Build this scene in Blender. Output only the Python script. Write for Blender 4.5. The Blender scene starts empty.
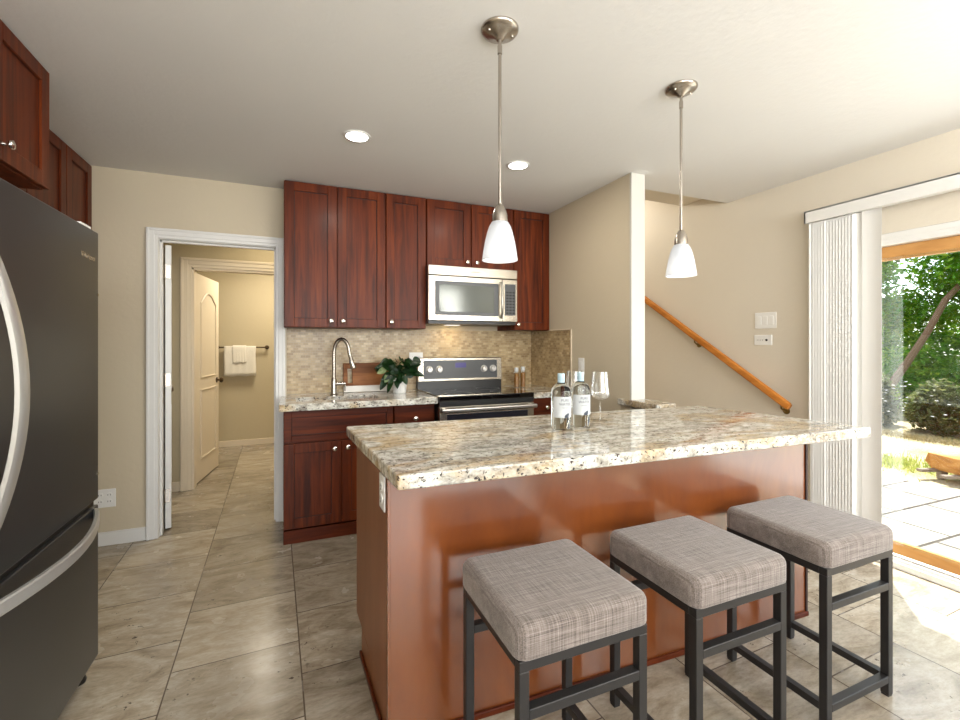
import bpy, bmesh, math, random
from mathutils import Vector, Matrix
PI = math.pi
random.seed(7)

# ------------------------------------------------------------------ camera, light, exposure
scn = bpy.context.scene
H = 1.30
cam_d = bpy.data.cameras.new('camera')
cam = bpy.data.objects.new('camera', cam_d)
scn.collection.objects.link(cam)
cam.location = (0, 0, H)
cam.rotation_euler = (PI / 2, 0, -0.398)
cam_d.sensor_fit = 'HORIZONTAL'
cam_d.sensor_width = 36
cam_d.lens = 449 / 960 * 36
cam_d.shift_y = -(360 - 343.4) / 960
cam_d.clip_start = 0.02
cam_d.clip_end = 200
scn.camera = cam

world = bpy.data.worlds.new('world')
scn.world = world
world.use_nodes = True
wn = world.node_tree.nodes
wl = world.node_tree.links
bg = wn['Background']
sky = wn.new('ShaderNodeTexSky')
sky.sky_type = 'NISHITA'
sky.sun_disc = False
sky.sun_elevation = math.radians(62)
sky.sun_rotation = math.radians(52)
hs = wn.new('ShaderNodeHueSaturation')
hs.inputs['Saturation'].default_value = 0.45
wl.new(sky.outputs[0], hs.inputs['Color'])
wl.new(hs.outputs[0], bg.inputs['Color'])
bg.inputs['Strength'].default_value = 0.45

def light(name, kind, loc, energy, color=(1, 1, 1), size=None, size_y=None, direction=None, radius=None):
    d = bpy.data.lights.new(name, kind)
    d.energy = energy
    d.color = color
    if size is not None:
        d.shape = 'RECTANGLE'
        d.size = size
        d.size_y = size_y or size
    if radius is not None:
        d.shadow_soft_size = radius
    o = bpy.data.objects.new(name, d)
    scn.collection.objects.link(o)
    o.location = loc
    if direction is not None:
        o.rotation_euler = Vector(direction).to_track_quat('-Z', 'Y').to_euler()
    return o

sun = light('sun', 'SUN', (6, 4, 8), 11.0, (1.0, 0.95, 0.87), direction=(-.65, -.516, -1.85))
sun.data.angle = math.radians(0.6)
# added fill from the unseen room behind the camera, and daylight through the glass door
light('rear_fill', 'AREA', (1.0, -3.4, 1.5), 120, (0.96, 0.98, 1.0), 3.8, 1.9, (0, 1, 0.02))  # unseen soft fill added across the rear opening
light('patio_door_daylight', 'AREA', (3.40, 0.65, 1.05), 14, (0.95, 0.98, 1.0), 1.9, 1.6, (-1, 0.1, -.02))
# unseen fill lights added to brighten the ceiling, right wall, hall, bathroom and stairwell
light('ceiling_fill', 'AREA', (0.4, -1.0, 1.75), 46, (0.95, 0.97, 1.0), 1.2, 1.2, (0.05, 0.25, 1))  # unseen upward fill added to brighten the ceiling
light('left_fill', 'AREA', (-1.45, -1.9, 1.5), 34, (1.0, 0.98, 0.95), 1.4, 1.2, (1, .42, 0.02))  # unseen fill added from the left, where the wall is solid
light('ceiling_fill_right', 'AREA', (2.3, -0.8, 1.75), 22, (0.95, 0.98, 1.0), 1.0, 1.0, (0, 0.25, 1))  # second upward fill added for the right part of the ceiling
light('right_wall_fill', 'AREA', (2.45, -0.9, 1.9), 26, (1.0, 0.97, 0.92), 0.7, 0.7, (.28, 1, -.02))  # unseen fill added to lift the right wall
light('hall_fill', 'AREA', (-0.1, 4.2, 2.40), 6, (1.0, 0.86, 0.62), 0.3, 0.3, (0, 0, -1))  # fill added to light the hall, no fixture modelled
light('bathroom_fill', 'AREA', (-0.1, 5.6, 2.40), 26, (1.0, 0.90, 0.72), 0.5, 0.5, (0, 0, -1))  # fill added to light the bathroom, no fixture modelled
light('stairwell_fill', 'POINT', (2.7, 4.0, 2.75), 18, (1.0, 0.95, 0.86), radius=.15)  # unseen fill added to brighten the sloping soffit

scn.view_settings.view_transform = 'Standard'
scn.view_settings.look = 'None'
scn.view_settings.gamma = 1
scn.view_settings.use_curve_mapping = False
scn.view_settings.exposure = 0.25

# ------------------------------------------------------------------ materials
def srgb(r, g, b):
    f = lambda c: (c / 255 / 12.92) if c / 255 <= 0.04045 else ((c / 255 + 0.055) / 1.055) ** 2.4
    return (f(r), f(g), f(b), 1)

def mat(name, col=(200, 200, 200), rough=0.5, metal=0.0, **kw):
    m = bpy.data.materials.new(name)
    m.use_nodes = True
    n = m.node_tree.nodes['Principled BSDF']
    n.inputs['Base Color'].default_value = srgb(*col)
    n.inputs['Roughness'].default_value = rough
    n.inputs['Metallic'].default_value = metal
    for k, v in kw.items():
        n.inputs[k.replace('_', ' ')].default_value = v
    return m

class NB:
    """small node helper"""
    def __init__(s, m):
        s.m = m; s.t = m.node_tree; s.n = s.t.nodes; s.l = s.t.links
        s.bsdf = s.n['Principled BSDF']
        s.tc = s.n.new('ShaderNodeTexCoord')
    def new(s, t, **kw):
        n = s.n.new(t)
        for k, v in kw.items(): setattr(n, k, v)
        return n
    def mapping(s, scale=(1, 1, 1), rot=(0, 0, 0), loc=(0, 0, 0), src='Object'):
        mp = s.n.new('ShaderNodeMapping')
        mp.inputs['Scale'].default_value = scale
        mp.inputs['Rotation'].default_value = rot
        mp.inputs['Location'].default_value = loc
        s.l.new(s.tc.outputs[src], mp.inputs['Vector'])
        return mp.outputs[0]
    def noise(s, vec, scale, detail=4, rough=.55, dist=0):
        n = s.n.new('ShaderNodeTexNoise')
        n.inputs['Scale'].default_value = scale
        n.inputs['Detail'].default_value = detail
        n.inputs['Roughness'].default_value = rough
        n.inputs['Distortion'].default_value = dist
        s.l.new(vec, n.inputs['Vector'])
        return n.outputs['Fac']
    def ramp(s, fac, stops):
        r = s.n.new('ShaderNodeValToRGB')
        e = r.color_ramp.elements
        while len(e) < len(stops): e.new(0.5)
        for i, (p, c) in enumerate(stops):
            e[i].position = p
            e[i].color = srgb(*c) if len(c) == 3 else c
        s.l.new(fac, r.inputs[0])
        return r.outputs[0]
    def mix(s, fac, a, b, mode='MIX'):
        x = s.n.new('ShaderNodeMix')
        x.data_type = 'RGBA'; x.blend_type = mode
        for sock, v in ((x.inputs[0], fac), (x.inputs[6], a), (x.inputs[7], b)):
            if isinstance(v, (int, float)): sock.default_value = v
            elif isinstance(v, tuple): sock.default_value = srgb(*v) if len(v) == 3 else v
            else: s.l.new(v, sock)
        return x.outputs[2]
    def color(s, c): s.l.new(c, s.bsdf.inputs['Base Color'])
    def bump(s, h, strength=.2, dist=.002):
        b = s.n.new('ShaderNodeBump')
        b.inputs['Strength'].default_value = strength
        b.inputs['Distance'].default_value = dist
        s.l.new(h, b.inputs['Height'])
        s.l.new(b.outputs[0], s.bsdf.inputs['Normal'])
    def roughness(s, v): s.l.new(v, s.bsdf.inputs['Roughness'])

def plaster(name, col, bumpscale=45, strength=.25, rough=.75):
    m = mat(name, col, rough)
    b = NB(m)
    v = b.mapping()
    n = b.noise(v, bumpscale, 3, .5)
    n2 = b.noise(v, 1.3, 2, .5)
    d = tuple(int(c * .97) for c in col)
    b.color(b.mix(n2, col, d))
    b.bump(n, strength, .004)
    return m

def wood(name, light_c, mid, dark, grain=(26, 26, 1.6), rough=.42, coat=.06, blotch=2.2):
    m = mat(name, mid, rough, Coat_Weight=coat, Coat_Roughness=.22, Specular_IOR_Level=.18)
    b = NB(m)
    oi = b.new('ShaderNodeObjectInfo')
    ad = b.new('ShaderNodeVectorMath', operation='ADD')
    sc = b.new('ShaderNodeVectorMath', operation='SCALE')
    cb = b.new('ShaderNodeCombineXYZ')
    for i in range(3): b.l.new(oi.outputs['Random'], cb.inputs[i])
    b.l.new(cb.outputs[0], sc.inputs[0]); sc.inputs['Scale'].default_value = 7
    b.l.new(b.tc.outputs['Object'], ad.inputs[0]); b.l.new(sc.outputs[0], ad.inputs[1])
    mp = b.n.new('ShaderNodeMapping'); mp.inputs['Scale'].default_value = grain
    b.l.new(ad.outputs[0], mp.inputs['Vector'])
    g = b.noise(mp.outputs[0], 1.0, 6, .6, .6)
    g2 = b.noise(ad.outputs[0], blotch, 3, .5)
    c = b.ramp(g, [(.30, dark), (.5, mid), (.72, light_c)])
    c2 = b.mix(b.ramp(g2, [(.35, (0, 0, 0)), (.65, (255, 255, 255))]), c, b.mix(.45, c, mid))
    c3 = b.mix(b.ramp(g2, [(.3, (90, 90, 90)), (.6, (0, 0, 0))]), c2, dark)
    b.color(c3)
    b.bump(g, .06, .001)
    return m

M = {}
M['ceiling'] = plaster('ceiling_plaster', (226, 225, 222), 38, .35, .85)
M['wall'] = plaster('wall_beige', (205, 192, 167), 30, .35, .7)
M['wall_light'] = plaster('wall_cream', (222, 213, 196), 30, .3, .65)
M['wall_hall'] = plaster('wall_hall_beige', (196, 182, 150), 30, .2, .7)
M['trim'] = mat('trim_white', (226, 225, 221), .38)
M['wall_end_lit'] = mat('wall_end_lit_paint', (204, 202, 194), .45)  # wall end tone, paler than the beige because light falls on that face
M['trim_cream_lit'] = mat('trim_cream_lit', (222, 208, 184), .4)  # cream trim; on the bathroom door the tone holds the warm light
M['white_plastic'] = mat('white_plastic', (236, 235, 231), .3)
M['blind'] = mat('blind_vinyl', (226, 225, 221), .5)
M['cab'] = wood('cherry_cabinet', (126, 58, 20), (92, 37, 11), (42, 15, 6))
M['cab_h'] = wood('cherry_cabinet_horizontal', (112, 48, 16), (84, 32, 9), (40, 14, 6), grain=(1.6, 26, 26))
M['cab_dark'] = mat('cabinet_dark_finish', (40, 13, 9), .6)  # dark brown of the glazed door grooves and island corner moulding
M['island'] = wood('island_panel_wood', (132, 70, 24), (114, 58, 19), (90, 42, 13), grain=(4, 4, 1.2), rough=.4, coat=1.0, blotch=3.5)
M['island'].node_tree.nodes['Principled BSDF'].inputs['Coat IOR'].default_value = 2.1
M['island'].node_tree.nodes['Principled BSDF'].inputs['Coat Roughness'].default_value = .16
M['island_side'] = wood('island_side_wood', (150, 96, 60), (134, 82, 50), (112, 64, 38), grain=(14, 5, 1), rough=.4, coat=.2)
M['oak'] = wood('oak_handrail', (206, 138, 66), (186, 116, 48), (150, 86, 32), grain=(14, 3, 14), rough=.35, coat=.3)
M['pine'] = wood('pine_door_rail', (216, 170, 110), (200, 148, 88), (170, 118, 64), grain=(10, 2, 10), rough=.45, coat=.1)
M['log'] = wood('rustic_log', (206, 160, 100), (184, 132, 74), (136, 90, 48), grain=(5, 5, 9), rough=.7, coat=0)
M['grey_wood'] = mat('weathered_grey_wood', (128, 116, 104), .8)
M['walnut'] = wood('walnut_board', (168, 112, 66), (140, 88, 48), (98, 58, 30), grain=(3, 22, 22), rough=.5, coat=.1)
M['marble'] = mat('white_marble', (226, 222, 215), .25)
M['steel'] = mat('brushed_steel', (196, 193, 186), .28, 1.0)
M['knob_steel'] = mat('knob_steel', (226, 224, 220), .3, .35)
M['handle'] = mat('handle_satin', (196, 196, 194), .3, .6)
M['nickel'] = mat('satin_nickel', (176, 168, 158), .25, 1.0)
M['bronze'] = mat('dark_bronze', (88, 72, 56), .35, 1.0)
M['brass'] = mat('aged_brass', (140, 118, 72), .35, 1.0)
M['chrome'] = mat('polished_nickel_knob', (222, 216, 206), .18, 1.0)
M['black_glass'] = mat('black_glass', (9, 9, 10), .06, 0, Coat_Weight=1)
M['black_plastic'] = mat('black_plastic', (20, 20, 21), .35)
M['panel_grey'] = mat('control_panel_grey', (74, 76, 78), .35)
M['oven_window'] = mat('oven_window', (38, 38, 46), .12)
M['mw_window'] = mat('microwave_window', (84, 88, 84), .12, .3)
M['display'] = mat('display_violet', (30, 26, 60), .3, Emission_Color=srgb(60, 50, 130), Emission_Strength=.6)
M['stool_metal'] = mat('stool_dark_metal', (58, 57, 57), .42, .6)
M['pot'] = mat('white_ceramic_pot', (228, 228, 226), .4)
M['soil'] = mat('soil', (60, 45, 34), .9)
M['stem'] = mat('plant_stem', (84, 94, 48), .6)
M['label'] = mat('paper_label', (196, 199, 200), .6)
M['label_ink'] = mat('label_ink', (70, 76, 88), .6)
M['cap'] = mat('blue_bottle_cap', (176, 202, 214), .35)
M['oil_a'] = mat('olive_oil_brown', (150, 104, 48), .2)
M['cap_grey'] = mat('pale_grey_cap', (204, 206, 206), .35)
M['dark_slot'] = mat('dark_slot', (30, 28, 26), .6)
M['carpet'] = plaster('stair_carpet', (186, 170, 144), 160, .5, .95)

# brushed black stainless for the refrigerator
m = mat('black_stainless', (100, 101, 101), .30, .75); b = NB(m)
v = b.mapping((1, 260, 2)); b.bump(b.noise(v, 1, 2), .05, .001)
v2 = b.mapping((1, 1, 1)); b.color(b.mix(b.noise(v2, 2.0, 2), (80, 81, 82), (94, 96, 97)))
M['fridge'] = m
m = mat('fridge_side_grey', (60, 60, 60), .5); M['fridge_side'] = m
m = mat('brushed_appliance_steel', (190, 183, 170), .27, .95); b = NB(m)
v = b.mapping((3, 3, 300)); b.bump(b.noise(v, 1, 2), .06, .001); M['appliance'] = m

# towel
m = mat('towel_white', (232, 226, 212), .95); b = NB(m)
b.bump(b.noise(b.mapping(), 240, 2), .6, .003); M['towel'] = m

# granite
def granite(name, ox=0):
    m = mat(name, (215, 205, 185), .09, 0, Coat_Weight=.3, Coat_Roughness=.04); b = NB(m)
    v = b.mapping((.55, 1.25, 1.0), (0, 0, .05), (ox, 0, 0))
    vf = b.mapping((.75, 1.15, 1), (0, 0, .05), (ox, 0, 0))
    base = b.ramp(b.noise(vf, 26, 5, .7, .4), [(.32, (112, 108, 100)), (.42, (182, 178, 166)), (.54, (222, 220, 210)), (.7, (240, 240, 234))])
    gold = b.ramp(b.noise(v, 3.0, 4, .6, 1.2), [(.50, (0, 0, 0)), (.60, (255, 255, 255))])
    goldc = b.ramp(b.noise(vf, 20, 4, .6), [(.3, (136, 98, 44)), (.5, (186, 150, 84)), (.7, (220, 200, 156))])
    c = b.mix(gold, base, b.mix(.62, base, goldc))
    grey = b.ramp(b.noise(b.mapping((.4, 1.7, 1), (0, 0, .08), (ox + 5, 3, 0)), 4.2, 5, .65, 1.6), [(.50, (0, 0, 0)), (.60, (190, 190, 190))])
    c = b.mix(grey, c, b.ramp(b.noise(vf, 55, 3, .7), [(.38, (40, 36, 38)), (.5, (112, 106, 102)), (.62, (206, 202, 194))]))
    sp = b.ramp(b.noise(vf, 95, 3, .6, .3), [(.355, (255, 255, 255)), (.40, (0, 0, 0))])
    c = b.mix(sp, c, (38, 32, 34))
    sp2 = b.ramp(b.noise(b.mapping((.8, 1.2, 1), (0, 0, .4), (3, 7, 1)), 58, 3, .6, .5), [(.34, (255, 255, 255)), (.375, (0, 0, 0))])
    c = b.mix(sp2, c, (62, 46, 44))
    b.color(c)
    return m
M['granite'] = granite('granite')
M['granite2'] = granite('granite_kitchen', 4.3)

# floor travertine
m = mat('travertine_floor', (180, 172, 158), .2); b = NB(m)
sep = b.new('ShaderNodeSeparateXYZ'); b.l.new(b.tc.outputs['Object'], sep.inputs[0])
def math_(op, a, c):
    n = b.new('ShaderNodeMath', operation=op)
    for i, q in enumerate((a, c)):
        if isinstance(q, (int, float)): n.inputs[i].default_value = q
        else: b.l.new(q, n.inputs[i])
    return n.outputs[0]
U = math_('ADD', math_('SUBTRACT', sep.outputs[1], 2.336 + .2185), math_('MULTIPLY', sep.outputs[0], -.03))
V = math_('ADD', math_('SUBTRACT', sep.outputs[0], .02), math_('MULTIPLY', math_('SUBTRACT', sep.outputs[1], 2.5), .03))
cb = b.new('ShaderNodeCombineXYZ'); b.l.new(U, cb.inputs[0]); b.l.new(V, cb.inputs[1])
br = b.new('ShaderNodeTexBrick'); br.offset = .5; br.offset_frequency = 2; br.squash = 1
b.l.new(cb.outputs[0], br.inputs['Vector'])
for k, q in (('Scale', 1), ('Mortar Size', .003), ('Mortar Smooth', .3), ('Bias', 0), ('Brick Width', .437), ('Row Height', .47)):
    br.inputs[k].default_value = q
br.inputs['Color1'].default_value = (0, 0, 0, 1); br.inputs['Color2'].default_value = (1, 1, 1, 1)
br.inputs['Mortar'].default_value = (.5, .5, .5, 1)
tint = br.outputs['Color']
offs = b.new('ShaderNodeVectorMath', operation='MULTIPLY_ADD')
b.l.new(tint, offs.inputs[0]); offs.inputs[1].default_value = (9, 7, 3); b.l.new(b.tc.outputs['Object'], offs.inputs[2])
mp = b.n.new('ShaderNodeMapping'); mp.inputs['Scale'].default_value = (1, 2.6, 1); mp.inputs['Rotation'].default_value = (0, 0, .15)
b.l.new(offs.outputs[0], mp.inputs['Vector'])
veins = b.ramp(b.noise(mp.outputs[0], 2.6, 8, .62, 1.6), [(.28, (138, 124, 106)), (.44, (170, 158, 140)), (.58, (190, 180, 164)), (.75, (206, 198, 184))])
fine = b.ramp(b.noise(mp.outputs[0], 30, 5, .7), [(.3, (225, 222, 218)), (.6, (255, 255, 255))])
c = b.mix(1.0, veins, fine, 'MULTIPLY')
c = b.mix(1.0, c, b.ramp(tint, [(0, (214, 212, 208)), (1, (255, 254, 250))]), 'MULTIPLY')
pits = math_('MULTIPLY', b.ramp(b.noise(offs.outputs[0], 34, 4, .7), [(.34, (255, 255, 255)), (.37, (0, 0, 0))]),
             b.ramp(b.noise(offs.outputs[0], 3.1, 2, .5), [(.52, (0, 0, 0)), (.6, (255, 255, 255))]))
c = b.mix(pits, c, (74, 64, 54))
c = b.mix(br.outputs['Fac'], c, (88, 76, 64))
b.color(c)
b.roughness(b.ramp(b.noise(offs.outputs[0], 5, 4), [(.3, (.16, .16, .16, 1)), (.7, (.30, .30, .30, 1))]))
inv = math_('SUBTRACT', 1, math_('MAXIMUM', br.outputs['Fac'], pits))
b.bump(inv, .4, .002)
M['floor'] = m

# mosaic splash
m = mat('mosaic_tile', (196, 178, 146), .3); b = NB(m)
sep = b.new('ShaderNodeSeparateXYZ'); b.l.new(b.tc.outputs['Object'], sep.inputs[0])
cb = b.new('ShaderNodeCombineXYZ')
b.l.new(math_('SUBTRACT', sep.outputs[0], sep.outputs[1]), cb.inputs[0]); b.l.new(sep.outputs[2], cb.inputs[1])
br = b.new('ShaderNodeTexBrick'); br.offset = .5
b.l.new(cb.outputs[0], br.inputs['Vector'])
for k, q in (('Scale', 1), ('Mortar Size', .0016), ('Mortar Smooth', .2), ('Bias', 0), ('Brick Width', .035), ('Row Height', .0195)):
    br.inputs[k].default_value = q
br.inputs['Color1'].default_value = (0, 0, 0, 1); br.inputs['Color2'].default_value = (1, 1, 1, 1)
rc = b.ramp(br.outputs['Color'], [(0, (160, 134, 94)), (.3, (178, 152, 110)), (.65, (192, 168, 126)), (1, (210, 190, 150))])
n = b.ramp(b.noise(b.mapping(), 9, 4, .6), [(.3, (214, 206, 196)), (.6, (255, 255, 255))])
c = b.mix(1.0, rc, n, 'MULTIPLY')
c = b.mix(br.outputs['Fac'], c, (176, 158, 128))
b.color(c); b.bump(math_('SUBTRACT', 1, br.outputs['Fac']), .35, .002)
M['mosaic'] = m

# stool fabric
def fabric(name, ca, cb_, cc):
    m = mat(name, ca, .9, Sheen_Weight=.3); b = NB(m)
    n1 = b.noise(b.mapping((8, 420, 420)), 1, 3, .7)
    n2 = b.noise(b.mapping((420, 8, 8)), 1, 3, .7)
    n3 = b.noise(b.mapping(), 5, 2, .5)
    c = b.ramp(n1, [(.35, cc), (.5, ca), (.65, cb_)])
    c2 = b.ramp(n2, [(.35, cc), (.5, ca), (.65, cb_)])
    c = b.mix(.5, c, c2)
    b.color(c)
    ad = b.new('ShaderNodeMath', operation='ADD'); b.l.new(n1, ad.inputs[0]); b.l.new(n2, ad.inputs[1])
    b.bump(ad.outputs[0], .4, .002)
    return m
M['fabric'] = fabric('linen_weave', (116, 105, 98), (156, 146, 140), (66, 56, 50))

# outdoors
m = mat('patio_paver', (176, 170, 160), .85); b = NB(m)
br = b.new('ShaderNodeTexBrick'); br.offset = .37; br.squash = .7; br.squash_frequency = 3
b.l.new(b.mapping((1, 1, 1), (0, 0, .02)), br.inputs['Vector'])
for k, q in (('Scale', 1), ('Mortar Size', .013), ('Mortar Smooth', .2), ('Brick Width', .66), ('Row Height', .44)):
    br.inputs[k].default_value = q
br.inputs['Color1'].default_value = srgb(140, 136, 130); br.inputs['Color2'].default_value = srgb(162, 158, 150); br.inputs['Mortar'].default_value = srgb(56, 50, 44)
c = b.mix(1.0, br.outputs['Color'], b.ramp(b.noise(b.mapping(), 5, 5, .65), [(.3, (214, 210, 206)), (.6, (255, 255, 255))]), 'MULTIPLY')
b.color(c); b.bump(br.outputs['Fac'], -.5, .01)
M['paver'] = m
m = mat('dry_lawn', (210, 196, 150), .95); b = NB(m)
n = b.noise(b.mapping(), 1.3, 4, .6); n2 = b.noise(b.mapping(), 40, 3, .7)
c = b.ramp(n, [(.42, (190, 178, 150)), (.58, (178, 166, 124)), (.72, (144, 146, 82))])
c = b.mix(1.0, c, b.ramp(n2, [(.3, (176, 170, 160)), (.6, (255, 255, 255))]), 'MULTIPLY')
b.color(c); M['lawn'] = m
def leafmat(name, c1, c2, c3, rough=.5, scale=2.0):
    m = mat(name, c1, rough); b = NB(m)
    n = b.noise(b.mapping(), scale, 5, .75)
    col = b.ramp(n, [(.34, c1), (.5, c2), (.64, c3)])
    b.color(col)
    tr = b.new('ShaderNodeBsdfTranslucent'); b.l.new(col, tr.inputs[0])
    mx = b.new('ShaderNodeMixShader'); mx.inputs[0].default_value = .55
    out = b.n['Material Output']
    b.l.new(b.bsdf.outputs[0], mx.inputs[1]); b.l.new(tr.outputs[0], mx.inputs[2]); b.l.new(mx.outputs[0], out.inputs[0])
    return m
M['leaf_tree'] = leafmat('tree_leaves', (62, 126, 22), (116, 180, 42), (190, 214, 66))
M['leaf_tree2'] = leafmat('far_tree_leaves', (44, 104, 46), (80, 144, 62), (126, 176, 80))
M['leaf_shrub'] = leafmat('shrub_leaves', (60, 74, 34), (96, 108, 60), (140, 140, 90), scale=4)
M['leaf_tuft'] = leafmat('grass_tuft_green', (120, 138, 56), (160, 170, 84), (196, 196, 120), scale=9)
M['petal'] = mat('white_petals', (240, 240, 244), .7)
M['bark'] = mat('bark', (120, 96, 74), .9)
M['leaf_pot'] = leafmat('rubber_plant_leaf', (16, 38, 20), (28, 58, 28), (46, 80, 40), .25, 14)
M['leaf_pale'] = leafmat('pale_variegated_leaf', (120, 150, 96), (164, 186, 130), (206, 214, 160), .3, 30)

def see_through(name, fac, tint=(1, 1, 1, 1), rough=0.0, fresnel=None, gcol=(1, 1, 1, 1)):
    m = bpy.data.materials.new(name); m.use_nodes = True
    t = m.node_tree; n = t.nodes; n.clear()
    out = n.new('ShaderNodeOutputMaterial'); tr = n.new('ShaderNodeBsdfTransparent'); gl = n.new('ShaderNodeBsdfGlossy')
    tr.inputs[0].default_value = tint; gl.inputs[0].default_value = gcol; gl.inputs['Roughness'].default_value = rough
    mx = n.new('ShaderNodeMixShader'); mx.inputs[0].default_value = fac
    if fresnel:
        lw = n.new('ShaderNodeLayerWeight'); lw.inputs[0].default_value = fresnel
        mm = n.new('ShaderNodeMath'); mm.operation = 'MULTIPLY_ADD'; mm.use_clamp = True
        mm.inputs[1].default_value = .9; mm.inputs[2].default_value = fac
        t.links.new(lw.outputs['Facing'], mm.inputs[0]); t.links.new(mm.outputs[0], mx.inputs[0])
    t.links.new(tr.outputs[0], mx.inputs[1]); t.links.new(gl.outputs[0], mx.inputs[2]); t.links.new(mx.outputs[0], out.inputs[0])
    return m
M['pane'] = see_through('window_pane', .07, (.97, .99, .98, 1))
M['wineglass'] = see_through('wine_glass', .05, (.985, .99, .99, 1), 0, .35)
M['bottle_glass'] = mat('water_bottle_glass', (240, 246, 246), .02, 0, Transmission_Weight=1.0, IOR=1.28)
M['oil_glass'] = see_through('oil_bottle_glass', .05, (.97, .98, .97, 1), 0, .3)

# frosted shade, lit from inside by its bulb
m = mat('frosted_shade', (214, 217, 222), .45, 0); b = NB(m)
b.bsdf.inputs['Transmission Weight'].default_value = 0
tr = b.new('ShaderNodeBsdfTranslucent'); tr.inputs[0].default_value = (.80, .82, .85, 1)
tp = b.new('ShaderNodeBsdfTransparent')
mx = b.new('ShaderNodeMixShader'); mx.inputs[0].default_value = .35
b.l.new(b.bsdf.outputs[0], mx.inputs[1]); b.l.new(tr.outputs[0], mx.inputs[2])
mx2 = b.new('ShaderNodeMixShader'); mx2.inputs[0].default_value = .16
b.l.new(mx.outputs[0], mx2.inputs[1]); b.l.new(tp.outputs[0], mx2.inputs[2]); b.l.new(mx2.outputs[0], b.n['Material Output'].inputs[0])
M['shade'] = m
M['bulb'] = mat('bulb_glow', (255, 255, 255), .5, Emission_Color=(1, .97, .92, 1), Emission_Strength=1.2)
M['can_glow'] = mat('recessed_lens', (255, 255, 255), .5, Emission_Color=(1, .98, .95, 1), Emission_Strength=3.0)

# ------------------------------------------------------------------ geometry helpers
ORG = {}
def lk(o): scn.collection.objects.link(o); return o
def bm_new(): return bmesh.new()
def add_box(bm, a, c, bevel=0, seg=2):
    x0, x1 = sorted((a[0], c[0])); y0, y1 = sorted((a[1], c[1])); z0, z1 = sorted((a[2], c[2]))
    r = bmesh.ops.create_cube(bm, size=1)
    vs = r['verts']
    for v in vs:
        v.co = Vector(((x0 + x1) / 2 + v.co.x * (x1 - x0), (y0 + y1) / 2 + v.co.y * (y1 - y0), (z0 + z1) / 2 + v.co.z * (z1 - z0)))
    if bevel:
        es = list({e for v in vs for e in v.link_edges})
        bmesh.ops.bevel(bm, geom=es, offset=bevel, segments=seg, profile=.5, affect='EDGES')
    return bm
def box(a, c, bevel=0, seg=2): return add_box(bm_new(), a, c, bevel, seg)
def add_prism(bm, pts, z0, z1, bevel=0, seg=2):
    lo = [bm.verts.new((p[0], p[1], z0)) for p in pts]; hi = [bm.verts.new((p[0], p[1], z1)) for p in pts]
    fs = [bm.faces.new(list(reversed(lo))), bm.faces.new(hi)]
    n = len(pts)
    for i in range(n): fs.append(bm.faces.new((lo[i], lo[(i + 1) % n], hi[(i + 1) % n], hi[i])))
    bmesh.ops.recalc_face_normals(bm, faces=fs)
    if bevel:
        bmesh.ops.bevel(bm, geom=list({e for f in fs for e in f.edges}), offset=bevel, segments=seg, profile=.5, affect='EDGES')
    return bm
def add_poly_x(bm, pts, x0, x1):
    """prism whose profile pts=(y,z) is extruded along x"""
    a = [bm.verts.new((x0, p[0], p[1])) for p in pts]; c = [bm.verts.new((x1, p[0], p[1])) for p in pts]
    fs = [bm.faces.new(a), bm.faces.new(list(reversed(c)))]
    n = len(pts)
    for i in range(n): fs.append(bm.faces.new((a[i], c[i], c[(i + 1) % n], a[(i + 1) % n])))
    bmesh.ops.recalc_face_normals(bm, faces=fs)
    return bm
def add_lathe(bm, prof, c=(0, 0, 0), n=28, axis='z', closed=False):
    rings = []
    for r, h in prof:
        ring = []
        for i in range(n):
            a = 2 * PI * i / n
            x, y = r * math.cos(a), r * math.sin(a)
            if axis == 'z': p = (c[0] + x, c[1] + y, c[2] + h)
            elif axis == 'y': p = (c[0] + x, c[1] + h, c[2] + y)
            else: p = (c[0] + h, c[1] + x, c[2] + y)
            ring.append(bm.verts.new(p))
        rings.append(ring)
    fs = []
    for k in range(len(rings) - 1):
        for i in range(n):
            fs.append(bm.faces.new((rings[k][i], rings[k][(i + 1) % n], rings[k + 1][(i + 1) % n], rings[k + 1][i])))
    if not closed:
        if prof[0][0] > 1e-5: fs.append(bm.faces.new(list(reversed(rings[0]))))
        if prof[-1][0] > 1e-5: fs.append(bm.faces.new(rings[-1]))
    else:
        for i in range(n):
            fs.append(bm.faces.new((rings[-1][i], rings[-1][(i + 1) % n], rings[0][(i + 1) % n], rings[0][i])))
    bmesh.ops.remove_doubles(bm, verts=[v for r in rings for v in r], dist=1e-6)
    bmesh.ops.recalc_face_normals(bm, faces=[f for f in fs if f.is_valid])
    return bm
def lathe(prof, c=(0, 0, 0), n=28, axis='z', closed=False): return add_lathe(bm_new(), prof, c, n, axis, closed)
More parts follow.
